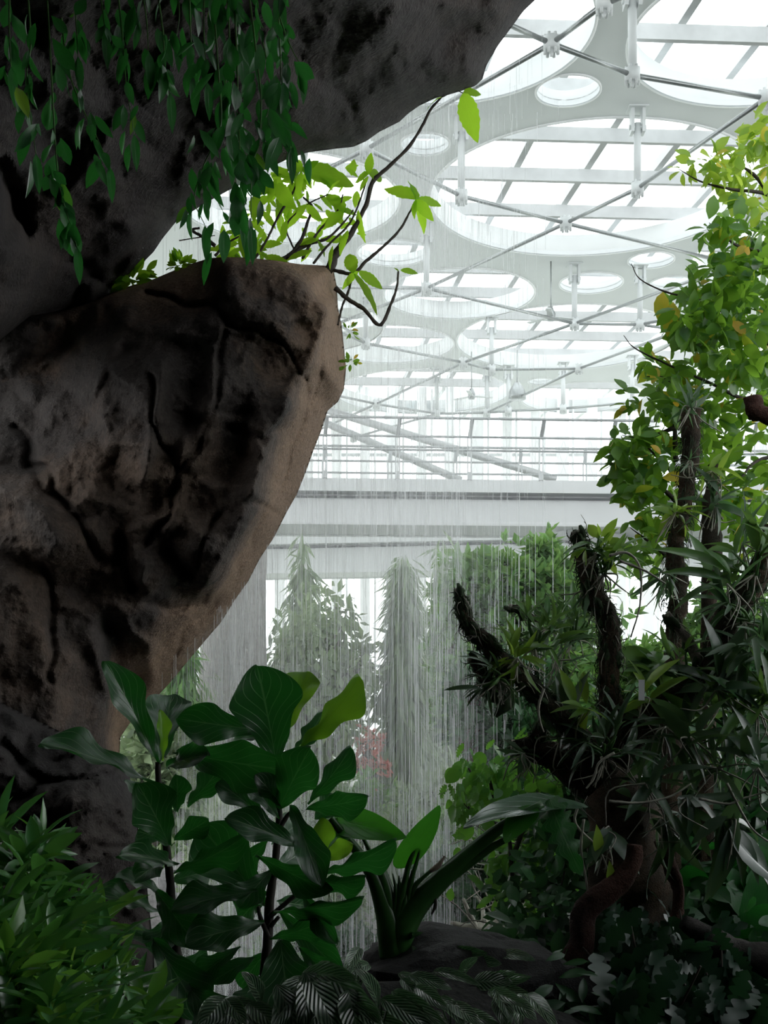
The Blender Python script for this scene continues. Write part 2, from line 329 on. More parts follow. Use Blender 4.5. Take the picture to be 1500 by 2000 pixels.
# hanging fans
for px_, py_, lab in ((1076, 612, 'small grey ceiling fan on a thin rod right of the large mid opening'), (921, 768, 'small grey ceiling fan hanging above the bridge rail'), (1010, 765, 'bell shaped grey ceiling lamp beside the small far opening')):
    d_ = F*10.6/(HY-py_); c_ = np.array([(px_-CX)/F*d_, d_, EYE+10.6]); top = [c_[0], c_[1], ZC]
    if 'fan' in lab:
        t_ = thing('ceiling_fan', top, lab, 'fan', 'fans under the ceiling')
        B().tube([c_, top], .02, 6).build('rod', M_STEEL, t_); B().tube([c_-[0, 0, .2], c_+[0, 0, .15]], [.1, .13, .06], 12, 5).build('motor', M_STEEL, t_)
        for q_ in range(3):
            an = q_*2.094+.3; B().bar(c_-[0, 0, .1], c_+[.75*math.cos(an), .75*math.sin(an), -.1], .14, .02).build('blade', M_WHITE, t_, False)
    else:
        t_ = thing('ceiling_lamp', top, lab, 'lamp'); B().tube([c_, top], .02, 6).build('rod', M_STEEL, t_); B().tube([c_-[0, 0, .25], c_+[0, 0, .3]], [.3, .28, .1], 16, 6).build('lamp_shade', M_STEEL, t_)
# ---------------------------------------------------------------- glazed wall at the far end
for k in range(-16, 18):
    x = k*1.15+.35; b_ = B(); b_.box(x-.24+(.08 if k % 3 else 0), x+.22, 49.6, 50.3, -.5, ZC+.9); b_.box(x+.4, x+.47, 49.9, 50.1, -.5, ZC+.9)
    struct(b_.build('trim_%d' % (trim_n+1), M_RIM, None, False)); trim_n += 1
for z in (3.2, 11.8):
    struct(B().box(-19, 20, 50.05, 50.15, z, z+.12).build('trim_%d' % (trim_n+1), M_WHITE, None, False)); trim_n += 1
struct(B().box(-19, 20, 50.16, 50.18, -.5, ZC+1).build('window_2', M_GLASS, None, False))
struct(B().box(-19, 20, 49.5, 50.4, -.6, .5).build('wall_far', M_RIM, None, False))
# ---------------------------------------------------------------- ground
def terrain(x, y):
    z = -.45+.0*x
    z = z+1.0*np.exp(-(((x-.2)/1.3)**2+((y-4.1)/.9)**2)) + .55*np.exp(-(((x+1.6)/1.5)**2+((y-3.0)/1.6)**2))+.25*np.exp(-(((x-2.2)/1.2)**2+((y-4.4)/1.2)**2))+1.5*np.exp(-(((x-4.0)/1.5)**2+((y-7.4)/1.0)**2))  # far right bank added as dark backing, to darken gaps in the thicket
    return z
g = 140; X, Y = np.meshgrid(np.linspace(-5, 6, g), np.linspace(-3, 9.5, g)); Pg = np.stack([X, Y, 0*X], -1); Z = terrain(X, Y)+.05*fbm(Pg, 1.5, 5, 3)+.02*fbm(Pg, 9, 3, 5)
i = np.arange(g-1)[:, None]*g; j = np.arange(g-1)[None]; Fc = np.stack([i+j, i+j+1, i+g+j+1, i+g+j], -1).reshape(-1, 4)
struct(B().add(np.stack([X, Y, Z], -1).reshape(-1, 3), Fc).build('ground', M_SOIL))
M_GREEN = plain('leafy_ground', (.03, .04, .026), .95, 0, .5, 1.5, .5)
struct(B().add([(-40, 9.3, -.5), (40, 9.3, -.5), (40, 27, -.5), (-40, 27, -.5)], [(0, 1, 2, 3)]).build('ground_planting', M_GREEN))
struct(B().add([(-60, 27, -.5), (60, 27, -.5), (60, 110, -.5), (-60, 110, -.5)], [(0, 1, 2, 3)]).build('floor', M_FLOOR))
struct(B().add([(-60, -20, -.8), (60, -20, -.8), (60, 27, -.8), (-60, 27, -.8)], [(0, 1, 2, 3)]).build('floor_near', M_GREEN))
# ---------------------------------------------------------------- skywalk bridges
def bridge(label, A_, B_, z, fas, gh, posts, group='white walkway bridges'):
    A_ = np.array([*A_, z]); B_ = np.array([*B_, z]); dr = U(B_-A_); nn = np.array([-dr[1], dr[0], 0])
    L_ = np.linalg.norm(B_-A_); t = thing('footbridge', A_, label, 'bridge', group)
    def bar_(n_, o0, zz, w_, h_, m_): return B().bar(A_+nn*o0+[0, 0, zz], B_+nn*o0+[0, 0, zz], w_, h_).build(n_, m_, t, False)
    bar_('fascia', .05, -fas/2, .1, fas, M_WHITE); bar_('deck', 1.2, -.16, 2.2, .1, M_WHITE); bar_('fascia', 2.35, -fas/2, .1, fas, M_WHITE)
    bar_('girder', .45, -fas-.08-gh/2, .18, gh, M_WHITE); bar_('girder', 2.0, -fas-.08-gh/2, .18, gh, M_WHITE); bar_('soffit', 1.2, -fas-.03-gh, 1.7, .06, M_CEIL)
    bar_('sprinkler_pipe', .18, -fas-.05, .03, .03, M_DARKST)
    for q_ in (A_+dr*.4, B_-dr*.4): B().tube([[*(q_+nn*1.2)[:2], -.5], [*(q_+nn*1.2)[:2], z-.6]], .22, 16).build('column', M_WHITE, t)
    for o0, lean in ((0.0, -.12), (2.35, .12)):
        for hh in (1.13, .8, .55):
            B().tube([A_+nn*(o0+lean*(hh > .75)*(1 if hh > 1 else .2))+[0, 0, hh], B_+nn*(o0+lean*(hh > .75)*(1 if hh > 1 else .2))+[0, 0, hh]], .022 if hh < 1 else .026, 6).build('rail', M_STEEL, t)
        for k in range(int(L_/posts)+1):
            c_ = A_+dr*(k*posts+.25)+nn*o0; pb = B()
            for s_ in (-.035, .035): pb.tube([c_+dr*s_+[0, 0, -.02], c_+dr*s_+[0, 0, .8]], .012, 6)
            pb.bar(c_+[0, 0, .78], c_+nn*lean+dr*.04+[0, 0, 1.12], .07, .03, nn); pb.bar(c_+[0, 0, 0], c_+[0, 0, .14], .08, .06, nn)
            pb.build('rail_post', M_STEEL, t, False)
    nb = B(); n_ = int(L_/.17)                                            # fine cable net under the rails
    for k in range(n_):
        for s_ in (-1, 1):
            a_ = A_+dr*(k*.17)+[0, 0, .03]; b_ = a_+dr*s_*.25+[0, 0, .72]; nb.tube([a_, b_], .0025, 3, cap=False)
    o = nb.build('cable_net', M_WHITE, t, False)
    return t
bridge('nearer white footbridge with steel railings crossing behind the waterfall', (-8.2, 22.75), (11.5, 23.9), EYE+4.31, .24, .50, 1.37)
bridge('farther white footbridge seen just below the nearer one', (-12.0, 35.0), (14.0, 31.0), EYE+4.66, .22, .68, 1.45)
# sloping tubes behind the rail
for a_, b_, lab in (((600, 789, 26), (1085, 936, 27), 'long grey steel tube sloping down behind the bridge rail to its right end'), ((600, 811, 27), (900, 938, 28), 'shorter grey steel tube sloping down behind the bridge rail, left of the longer tube')):
    tag(B().tube([P(*a_), P(*b_)], .085, 12).build('brace_tube', plain('tube_grey', (.5, .52, .52), .4, .3)), lab, 'steel tube', 'tubes behind the bridge')
tag(B().tube([P(1100, 1030, 24.5), P(1180, 1048, 25), P(1240, 1078, 25.6), P(1330, 1084, 26)], [.25, .2, .22], 10, 12).build('support_arm', M_WHITE), 'white curved steel arm joining the two bridges behind the cut tree stub', 'bracket')
# ---------------------------------------------------------------- rocks
def inpoly(x, y, pl):
    r = np.zeros(x.shape, bool); n = len(pl)
    for i in range(n):
        x1, y1 = pl[i][:2]; x2, y2 = pl[(i+1) % n][:2]
        if y1 == y2: continue
        c = ((y1 > y) != (y2 > y)) & (x < (x2-x1)*(y-y1)/(y2-y1)+x1); r ^= c
    return r
def segd(x, y, pl, closed=False):
    best = np.full(x.shape, 1e9); bx_ = x.copy(); by_ = y.copy(); n = len(pl)
    for i in range(n if closed else n-1):
        x1, y1 = pl[i][:2]; x2, y2 = pl[(i+1) % n][:2]; dx, dy = x2-x1, y2-y1
        t = np.clip(((x-x1)*dx+(y-y1)*dy)/(dx*dx+dy*dy+1e-9), 0, 1); qx = x1+t*dx; qy = y1+t*dy; d = np.hypot(x-qx, y-qy); m = d < best
        best[m] = d[m]; bx_[m] = qx[m]; by_[m] = qy[m]
    return best, bx_, by_
def plin(ctrl, x, y):
    c = [Vector((a[0], a[1])) for a in ctrl]; z = np.array([a[2] for a in ctrl], float)
    vv, _, fs, ov, _, _ = delaunay_2d_cdt(c, [], [], 0, 1e-4)
    zz = [z[o[0]] for o in ov]; out = np.full(x.shape, np.nan)
    for f in fs:
        (x1, y1), (x2, y2), (x3, y3) = [vv[k] for k in f]; z1, z2, z3 = [zz[k] for k in f]
        m = (x >= min(x1, x2, x3)) & (x <= max(x1, x2, x3)) & (y >= min(y1, y2, y3)) & (y <= max(y1, y2, y3))
        if not m.any(): continue
        dt = (y2-y3)*(x1-x3)+(x3-x2)*(y1-y3)
        a = ((y2-y3)*(x[m]-x3)+(x3-x2)*(y[m]-y3))/dt; b = ((y3-y1)*(x[m]-x3)+(x1-x3)*(y[m]-y3))/dt; g_ = 1-a-b
        ok = (a >= -1e-4) & (b >= -1e-4) & (g_ >= -1e-4); tmp_ = out[m]; tmp_[ok] = (a*z1+b*z2+g_*z3)[ok]; out[m] = tmp_
    bad = np.isnan(out)
    if bad.any():
        bxx, byy = x[bad], y[bad]; cc = np.array([(a[0], a[1]) for a in ctrl])
        d = (bxx[:, None]-cc[None, :, 0])**2+(byy[:, None]-cc[None, :, 1])**2; out[bad] = z[d.argmin(1)]
    return out
def blur(A_, m, n=1):
    for _ in range(n):
        W = m.astype(float); a = np.where(m, A_, 0); S = a.copy(); C = W.copy()
        for dx, dy in ((1, 0), (-1, 0), (0, 1), (0, -1), (1, 1), (-1, -1), (1, -1), (-1, 1)):
            S += np.roll(a, (dx, dy), (0, 1)); C += np.roll(W, (dx, dy), (0, 1))
        A_ = np.where(m, S/np.maximum(C, 1), A_)
    return A_
def rock(name, pl, ctrl, label, step=6, ew=38, bulge=.35, thick=1.6, cracks=(), noise=.12, mat=None, seed=0, sm=2, cat='rock', ridges=(), facet=.15):
    xs = np.arange(min(p[0] for p in pl)-step, max(p[0] for p in pl)+2*step, step); ys = np.arange(min(p[1] for p in pl)-step, max(p[1] for p in pl)+2*step, step)
    X, Y = np.meshgrid(xs, ys); X = X.astype(float); Y = Y.astype(float)
    cc = inpoly(X[:-1, :-1]+step/2, Y[:-1, :-1]+step/2, pl)
    use = np.zeros(X.shape, bool); use[:-1, :-1] |= cc; use[1:, :-1] |= cc; use[:-1, 1:] |= cc; use[1:, 1:] |= cc
    full = np.zeros(X.shape, int); full[:-1, :-1] += cc; full[1:, :-1] += cc; full[:-1, 1:] += cc; full[1:, 1:] += cc
    edge = use & (full < 4); dist, qx, qy = segd(X, Y, pl, True); X[edge] = qx[edge]; Y[edge] = qy[edge]; dist[edge] = 0
    if name == 'boulder' and seed == 7: ctrl = [(a, b, 6.75+(c-6.75)*.35 if 6.75 < c < 7.5 else c) for a, b, c in ctrl]
    Dp = blur(plin(ctrl, X, Y), use, sm)
    Pn = np.stack([X, Y, Dp*0], -1)/100.0
    rg_ = np.random.default_rng(seed+500); fp = []                      # chiselled facets at two sizes
    for sp_, am in ((95, facet), (42, facet*.42)):
        gx, gy = np.meshgrid(np.arange(X.min()-sp_, X.max()+sp_*2, sp_), np.arange(Y.min()-sp_, Y.max()+sp_*2, sp_)); gx = gx+rg_.uniform(-.42, .42, gx.shape)*sp_; gy = gy+rg_.uniform(-.42, .42, gx.shape)*sp_
        fp.append(blur(plin([(a, b, c) for a, b, c in zip(gx.ravel(), gy.ravel(), rg_.uniform(-am, am, gx.size))], X, Y), use, 0))
    warpx = 14*vn(Pn, 2.2, seed+50); warpy = 14*vn(Pn, 2.2, seed+51)
    for pc, wd, dp in cracks:
        d_, _, _ = segd(X+warpx, Y+warpy, pc); Dp = Dp+dp*np.exp(-(d_/wd)**2)
    for pc, wd, dp in ridges:
        d_, _, _ = segd(X+warpx*.5, Y+warpy*.5, pc); Dp = Dp-dp*np.exp(-np.abs(d_/wd)**1.5)
    e = np.clip(dist/ew, 0, 1); prof = np.sqrt(1-(1-e)**2)
    nz = 1-np.abs(fbm(Pn, .9, 2, seed))*1.0; nz = noise*(nz+.5*fbm(Pn, 2.5, 4, seed+9)+.22*fbm(Pn, 9, 3, seed+19))
    Df = Dp+bulge*(1-prof)+(fp[0]+fp[1])*np.minimum(prof*2.2, 1)-nz*prof
    Db = Dp+bulge+thick*prof
    Wf = np.stack([(X-CX)/F*Df, Df, EYE-(Y-HY)/F*Df], -1); Wb = np.stack([(X-CX)/F*Db, Db, EYE-(Y-HY)/F*Db], -1)
    idx = -np.ones(X.shape, int); n = int(use.sum()); idx[use] = np.arange(n); jj, ii = np.nonzero(cc)
    a, b, c, d = idx[jj, ii], idx[jj, ii+1], idx[jj+1, ii+1], idx[jj+1, ii]
    ff = np.stack([a, b, c, d], -1); ide = edge[use]; bi = np.arange(n)+n; bi[ide] = np.arange(n)[ide]
    V = np.vstack([Wf[use], Wb[use]]); fb = bi[ff][:, ::-1]
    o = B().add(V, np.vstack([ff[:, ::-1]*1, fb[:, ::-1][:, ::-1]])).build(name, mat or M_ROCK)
    return tag(o, label, cat)
OVER = [(1115, -90), (1045, 0), (1022, 22), (1000, 52), (972, 90), (950, 128), (942, 155), (928, 168), (900, 178), (880, 184), (850, 192), (820, 206), (797, 222), (780, 238), (740, 258), (715, 276), (690, 287), (660, 290), (600, 298), (560, 312), (520, 330),
        (480, 352), (450, 370), (410, 392), (380, 410), (345, 432), (318, 465), (300, 492), (272, 520), (250, 546), (215, 573), (180, 590), (120, 606), (60, 616), (30, 640), (0, 665), (-70, 690), (-70, -90)]
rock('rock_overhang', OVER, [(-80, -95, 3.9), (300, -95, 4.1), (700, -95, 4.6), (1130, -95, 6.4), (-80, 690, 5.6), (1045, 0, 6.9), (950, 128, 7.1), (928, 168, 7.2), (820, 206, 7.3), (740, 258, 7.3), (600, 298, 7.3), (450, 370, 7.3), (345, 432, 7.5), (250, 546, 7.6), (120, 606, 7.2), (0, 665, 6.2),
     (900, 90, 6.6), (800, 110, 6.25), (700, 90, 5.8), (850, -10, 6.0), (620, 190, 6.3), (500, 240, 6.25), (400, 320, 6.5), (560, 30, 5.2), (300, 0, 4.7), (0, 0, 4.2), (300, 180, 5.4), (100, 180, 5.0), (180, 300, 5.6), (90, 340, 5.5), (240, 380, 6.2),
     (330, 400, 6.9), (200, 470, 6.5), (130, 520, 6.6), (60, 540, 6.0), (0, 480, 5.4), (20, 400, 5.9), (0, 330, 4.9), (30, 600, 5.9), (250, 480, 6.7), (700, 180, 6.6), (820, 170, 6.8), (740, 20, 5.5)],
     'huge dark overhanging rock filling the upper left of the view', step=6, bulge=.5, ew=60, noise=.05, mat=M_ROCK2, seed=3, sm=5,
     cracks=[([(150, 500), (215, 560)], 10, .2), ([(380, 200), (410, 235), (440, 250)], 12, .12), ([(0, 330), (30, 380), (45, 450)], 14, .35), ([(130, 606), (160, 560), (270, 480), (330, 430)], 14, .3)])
BO = [(222, 568), (262, 556), (300, 545), (345, 526), (380, 513), (410, 504), (440, 502), (480, 503), (540, 509), (585, 516), (640, 519), (652, 530), (658, 560), (660, 600), (668, 640), (672, 680), (676, 720), (672, 760), (660, 785), (640, 802), (628, 840),
      (612, 880), (598, 920), (580, 965), (560, 1000), (535, 1050), (508, 1090), (485, 1135), (460, 1170), (432, 1215), (400, 1252), (368, 1290), (335, 1330), (300, 1368), (262, 1400), (235, 1440), (232, 1520), (-70, 1540), (-70, 600), (60, 616), (130, 600), (190, 585)]
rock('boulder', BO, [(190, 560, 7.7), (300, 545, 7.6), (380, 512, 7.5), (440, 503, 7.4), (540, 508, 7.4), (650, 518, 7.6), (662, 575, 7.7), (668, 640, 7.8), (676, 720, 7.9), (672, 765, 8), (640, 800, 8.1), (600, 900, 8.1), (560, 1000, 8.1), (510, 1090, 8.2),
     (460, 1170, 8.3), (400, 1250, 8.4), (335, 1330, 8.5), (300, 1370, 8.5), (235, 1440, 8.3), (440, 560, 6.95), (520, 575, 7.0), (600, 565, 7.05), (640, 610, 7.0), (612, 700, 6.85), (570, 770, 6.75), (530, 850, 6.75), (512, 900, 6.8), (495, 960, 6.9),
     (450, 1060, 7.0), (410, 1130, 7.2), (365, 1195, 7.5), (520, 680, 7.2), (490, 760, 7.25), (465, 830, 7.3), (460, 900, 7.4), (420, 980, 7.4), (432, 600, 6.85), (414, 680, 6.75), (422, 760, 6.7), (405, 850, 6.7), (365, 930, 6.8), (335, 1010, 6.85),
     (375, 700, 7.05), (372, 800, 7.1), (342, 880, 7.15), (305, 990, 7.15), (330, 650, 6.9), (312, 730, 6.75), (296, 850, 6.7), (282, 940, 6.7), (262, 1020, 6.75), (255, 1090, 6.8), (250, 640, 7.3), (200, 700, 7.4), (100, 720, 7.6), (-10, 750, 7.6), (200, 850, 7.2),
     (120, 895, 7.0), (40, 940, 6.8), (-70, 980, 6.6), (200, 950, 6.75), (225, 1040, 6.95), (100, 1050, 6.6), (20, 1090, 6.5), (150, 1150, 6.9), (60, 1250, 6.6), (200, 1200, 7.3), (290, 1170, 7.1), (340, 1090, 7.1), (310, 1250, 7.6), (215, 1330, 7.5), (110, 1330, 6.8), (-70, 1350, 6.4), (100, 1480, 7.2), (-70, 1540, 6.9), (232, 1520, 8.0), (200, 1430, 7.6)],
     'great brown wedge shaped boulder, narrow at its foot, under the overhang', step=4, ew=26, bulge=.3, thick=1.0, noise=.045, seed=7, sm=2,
     cracks=[([(290, 580), (350, 592), (420, 602), (448, 622)], 7, .14), ([(448, 625), (520, 660), (570, 690), (600, 740)], 5, .07), ([(30, 830), (60, 905), (125, 985), (170, 1050), (205, 1095)], 9, .12), ([(60, 905), (110, 930), (125, 985)], 7, .12),
             ([(440, 640), (425, 740), (405, 850), (350, 930), (330, 1010), (290, 1050)], 9, .10), ([(305, 730), (300, 830), (340, 880), (355, 915)], 6, .10), ([(430, 1010), (400, 1060), (380, 1120)], 6, .08), ([(480, 990), (500, 985), (545, 1000)], 6, .07),
             ([(225, 1100), (240, 1060), (250, 1100), (270, 1150)], 12, .20), ([(330, 1080), (365, 1110)], 12, .18), ([(90, 1100), (95, 1200), (100, 1330)], 9, .07), ([(200, 1230), (240, 1300), (260, 1380)], 22, .2), ([(300, 1180), (330, 1200), (390, 1170)], 10, .12), ([(450, 840), (510, 860), (540, 830)], 10, .10), ([(600, 730), (590, 830), (560, 900), (545, 960)], 5, .06), ([(640, 640), (630, 740), (600, 800)], 5, .05), ([(520, 990), (500, 1060), (450, 1140)], 5, .05), ([(410, 1180), (370, 1240), (330, 1290)], 6, .05)],
     ridges=[([(250, 1090), (262, 1130), (280, 1130), (285, 1100)], 9, .13), ([(318, 725), (298, 850), (280, 940)], 14, .10), ([(430, 640), (420, 740), (405, 845)], 14, .08), ([(360, 860), (352, 960), (330, 1030)], 12, .10), ([(500, 1000), (470, 1040), (445, 1110), (400, 1170)], 10, .10),
             ([(500, 960), (515, 985)], 12, .1), ([(215, 870), (300, 880)], 18, .1), ([(0, 960), (60, 985), (110, 1060)], 22, .12), ([(250, 1220), (290, 1260), (300, 1320)], 16, .12), ([(190, 1260), (205, 1340)], 18, .14)])
rock('boulder', [(-70, 1330), (0, 1370), (60, 1400), (130, 1435), (200, 1465), (250, 1500), (262, 1560), (270, 1620), (282, 1680), (290, 1760), (300, 1850), (305, 1980), (300, 2100), (-70, 2100)],
     [(-70, 1330, 6.4), (100, 1420, 6.5), (250, 1500, 6.5), (270, 1620, 6.4), (290, 1850, 6.3), (300, 2100, 6.2), (-70, 2100, 5.2), (180, 1510, 5.9), (120, 1560, 5.75), (60, 1600, 5.8), (0, 1500, 5.9), (-70, 1600, 5.6), (160, 1600, 5.8), (210, 1660, 5.7), (100, 1700, 5.6), (0, 1700, 5.4), (180, 1800, 5.7), (60, 1850, 5.4), (240, 1900, 5.8)],
     'dark rounded rock at the foot of the great boulder', step=6, ew=26, bulge=.3, thick=1.0, noise=.10, mat=M_ROCK2, seed=21, sm=3,
     cracks=[([(0, 1560), (80, 1530), (170, 1520), (230, 1490)], 9, .14), ([(150, 1660), (250, 1650), (280, 1640)], 6, .08), ([(0, 1440), (60, 1500), (90, 1520)], 12, .15)])
# unseen rock vault added round the viewer to block sky light
th = np.linspace(0, 2*math.pi, 120); ph = np.linspace(-.25, math.pi/2, 40); TH, PH = np.meshgrid(th, ph)
V = np.stack([.4+6.2*np.cos(TH)*np.cos(PH), -1+8.6*np.sin(TH)*np.cos(PH), .3+5.2*np.sin(PH)], -1); V += (.35*fbm(V, .5, 4, 33))[..., None]*U(V)
i = np.arange(39)[:, None]*120; j = np.arange(119)[None]; Fc = np.stack([i+j, i+j+1, i+120+j+1, i+120+j], -1).reshape(-1, 4); Vf = V.reshape(-1, 3)
fc = Vf[Fc].mean(1); fx, fy, fz = fc.T; keep = (fy < 1.5) | (fz-EYE > .6*fy+.12) | ((np.abs(fx) > .33*fy+.4) & (fy < 6))
keep &= ~((fx > 2.3) & (fz > 1.9) & (fy > 1.9))  # side opening cut to admit fill light from the right
keep &= ~((fx > -1.0) & (fx < .2) & (fy > .2) & (fy < .9) & (fz > 3))  # overhead slit cut to let some light down on the plants
struct(B().add(Vf, Fc[keep]).build('wall_light_block', M_ROCK2))
# farther stones and pillar behind the water
def boulder3(name, c, r, label, mat, seed, group=None):
    u_, v_ = np.meshgrid(np.linspace(0, 2*math.pi, 49)[:-1], np.linspace(-1.5707, 1.5707, 24)); S = np.stack([np.cos(u_)*np.cos(v_), np.sin(u_)*np.cos(v_), np.sin(v_)], -1)
    S = S*(1+.34*fbm(S+seed, 1.3, 5, seed))[..., None]*np.array(r)+np.array(c); i = np.arange(23)[:, None]*48; j = np.arange(48)[None]; j2 = (j+1) % 48
    return tag(B().add(S.reshape(-1, 3), np.stack([i+j, i+j2, i+48+j2, i+48+j], -1).reshape(-1, 4)).build(name, mat), label, 'rock', group)
M_GROCK = rockmat('grey_wet_rock', (.18, .18, .18), (.30, .29, .28), (.42, .41, .40), .6, .6)
p_ = B().tube([P(455, 1620, 13), P(452, 1450, 13), P(455, 1300, 13), P(462, 1150, 13), P(468, 1040, 13)], [.42, .40, .36, .31, .3], 40, 40, .05, 5); tag(p_.build('rock_pillar', M_GROCK), 'pale grey rock pillar standing behind the veil of water', 'rock pillar')
boulder3('boulder', P(600, 1800, 10.8), (.9, .6, .45), 'grey stone behind the falling water, low beside the fiddle leaves', M_GROCK, 2)
boulder3('boulder', P(450, 1790, 11.5), (.7, .5, .7), 'tall wet grey stone seen through the water between the fiddle figs', M_GROCK, 4)
boulder3('boulder', P(730, 1880, 9.9), (.8, .4, .28), 'flat grey stone in the pool behind the elephant ear stem', M_GROCK, 6)
boulder3('boulder', P(920, 1915, 4.5), (.42, .35, .16), 'low black rock among the striped ground leaves', rockmat('black_rock', (.006, .006, .006), (.012, .012, .012), (.022, .022, .022), 3, 1.0, .6), 8)
# ---------------------------------------------------------------- trees and shrubs behind the water
def clump_leaves(bd, rg, centers, radii, n, T, size, spread=.6, up=.2, per=7, droop=0., twl=.0, flat=.5):
    """n twig ends inside each ellipsoid, every twig end carrying a rosette of leaves"""
    centers = np.atleast_2d(centers); radii = np.atleast_2d(radii)
    vol = radii.prod(1)**(2/3); vol = vol/vol.sum(); k = rg.choice(len(centers), n, p=vol)
    q = U(rnd(rg, n))*(rg.random((n, 1))**.5)*(1+.22*np.abs(rg.normal(size=(n, 1))))*(1+.3*vn(U(rnd(rg, n)), 2, 3)[:, None]); c = centers[k]+q*radii[k]
    out = U(q+rnd(rg, n, .3)); c = np.repeat(c, per, 0); m = len(c)
    d = U(np.repeat(out, per, 0)*flat+rnd(rg, m, spread)+[0, 0, up-droop])
    p_ = c+rnd(rg, m, twl)
    scatter(bd, T, p_, d, rnd(rg, m, .6)+[0, 0, 1], size*(.6+.7*rg.random(m)), .8+.5*rg.random(m))
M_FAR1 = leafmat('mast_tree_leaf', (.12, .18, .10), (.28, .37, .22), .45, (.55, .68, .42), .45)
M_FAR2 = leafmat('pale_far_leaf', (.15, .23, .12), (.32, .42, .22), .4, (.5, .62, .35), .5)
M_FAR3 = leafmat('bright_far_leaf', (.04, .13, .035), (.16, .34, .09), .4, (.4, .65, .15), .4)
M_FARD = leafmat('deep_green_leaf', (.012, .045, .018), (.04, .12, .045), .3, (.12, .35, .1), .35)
M_PINK = leafmat('red_pink_leaf', (.55, .22, .18), (.7, .36, .30), .4, (.9, .35, .3), .5)
GZ = -.5
def mast(px, ytop, ybot, d, wpx, label, n, seed, lean=0., mat=None, size=.22):
    rg = np.random.default_rng(seed); top = P(px+lean, ytop, d); bot = np.array([P(px, 0, d)[0], d, GZ])
    t = thing('mast_tree', bot, label, 'tree', 'drooping mast trees behind the water')
    B().tube([bot, bot*.5+top*.5, top], [.10, .07, .015], 8, 16, .1, seed).build('trunk', M_BARKG, t)
    zt, zb = top[2], P(px, ybot, d)[2]; u = rg.random(n)**.8; z = zt-(zt-zb)*u
    rad = wpx/F*d*.5*np.minimum(.10+1.1*u, 1)*(.7+.6*rg.random(n)**2)*(1-.25*np.maximum(u-.8, 0)*5)*(.75+.35*np.sin(z*7+seed))
    a = rg.random(n)*6.283; r = rad*rg.random(n)**.55; xc = np.interp(z, [bot[2], zt], [bot[0], top[0]])
    z = np.round(z/.35+.3*np.sin(a*3))*.35+rg.normal(0, .09, n); p_ = np.stack([xc+r*np.cos(a), d+r*np.sin(a), z], -1); dr = np.stack([.95*np.cos(a), .95*np.sin(a), -np.ones(n)*.95], -1)+rnd(rg, n, .35)
    bd = B(); scatter(bd, T_NAR, p_, dr, np.stack([np.cos(a), np.sin(a), .6+0*a], -1), size*(.6+.7*rg.random(n)))
    bd.build('foliage', mat or M_FAR1, t); return t
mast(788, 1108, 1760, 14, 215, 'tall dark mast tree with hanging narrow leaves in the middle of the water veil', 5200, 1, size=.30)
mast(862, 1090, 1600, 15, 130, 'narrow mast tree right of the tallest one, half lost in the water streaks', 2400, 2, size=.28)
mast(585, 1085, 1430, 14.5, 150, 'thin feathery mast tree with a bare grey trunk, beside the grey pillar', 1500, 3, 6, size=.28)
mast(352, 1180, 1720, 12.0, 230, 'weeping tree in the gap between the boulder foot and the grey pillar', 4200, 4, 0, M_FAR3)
def blob_tree(name, base, blobs, label, n, T, size, mat, seed, trunk=.09, per=7, cat='tree', group=None, barkm=None, limbs=True, **k):
    """blobs: (px, py, depth, radius px x, radius px y)"""
    rg = np.random.default_rng(seed); b0 = P(*base)
    t = thing(name, b0, label, cat, group); C_ = np.array([P(*b_[:3]) for b_ in blobs]); R_ = np.array([(b_[3]/F*b_[2], .5*(b_[3]+b_[4])/F*b_[2], b_[4]/F*b_[2]) for b_ in blobs])
    mid = C_.mean(0)*.4+b0*.6; tb = B(); tb.tube([b0-[0, 0, .1], b0*.6+mid*.4+rnd(rg, 1, .05)[0], mid], [trunk, trunk*.8], 8, 10, .1, seed)
    if limbs:
        for c_, r_ in zip(C_, R_):
            tb.tube([mid, (mid+c_)/2+rnd(rg, 1, .08)[0], c_], [trunk*.7, trunk*.15], 6, 8)
            for q_ in range(6): tb.tube([c_*.7+mid*.3, c_+rnd(rg, 1)[0]*r_*.3, c_+U(rnd(rg, 1)[0])*r_*.8], [trunk*.25, trunk*.05], 4, 6)
    tb.build('trunk', barkm or M_BARKG, t)
    bd = B(); clump_leaves(bd, rg, C_, R_, n, T, size, per=per, **k); bd.build('foliage', mat, t); return t
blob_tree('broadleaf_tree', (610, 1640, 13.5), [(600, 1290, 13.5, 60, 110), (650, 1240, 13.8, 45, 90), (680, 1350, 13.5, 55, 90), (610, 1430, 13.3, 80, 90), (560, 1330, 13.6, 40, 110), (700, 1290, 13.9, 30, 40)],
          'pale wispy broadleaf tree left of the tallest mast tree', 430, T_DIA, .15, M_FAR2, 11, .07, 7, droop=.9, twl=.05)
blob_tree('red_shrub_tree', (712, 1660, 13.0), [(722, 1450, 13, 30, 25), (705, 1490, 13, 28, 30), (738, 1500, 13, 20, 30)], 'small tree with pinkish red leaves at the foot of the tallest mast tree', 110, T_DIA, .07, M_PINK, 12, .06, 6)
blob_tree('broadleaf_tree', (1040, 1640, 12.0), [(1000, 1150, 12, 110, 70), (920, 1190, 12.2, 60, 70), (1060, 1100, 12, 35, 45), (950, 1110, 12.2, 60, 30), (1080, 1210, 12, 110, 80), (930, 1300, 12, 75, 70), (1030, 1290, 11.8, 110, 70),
          (900, 1390, 12, 45, 60), (990, 1390, 11.6, 90, 60), (1110, 1330, 11.8, 90, 70)], 'large bushy green tree behind the water at the right, reaching the lower bridge', 2300, T_DIA, .14, M_FAR3, 13, .16, 7, barkm=M_BARK)
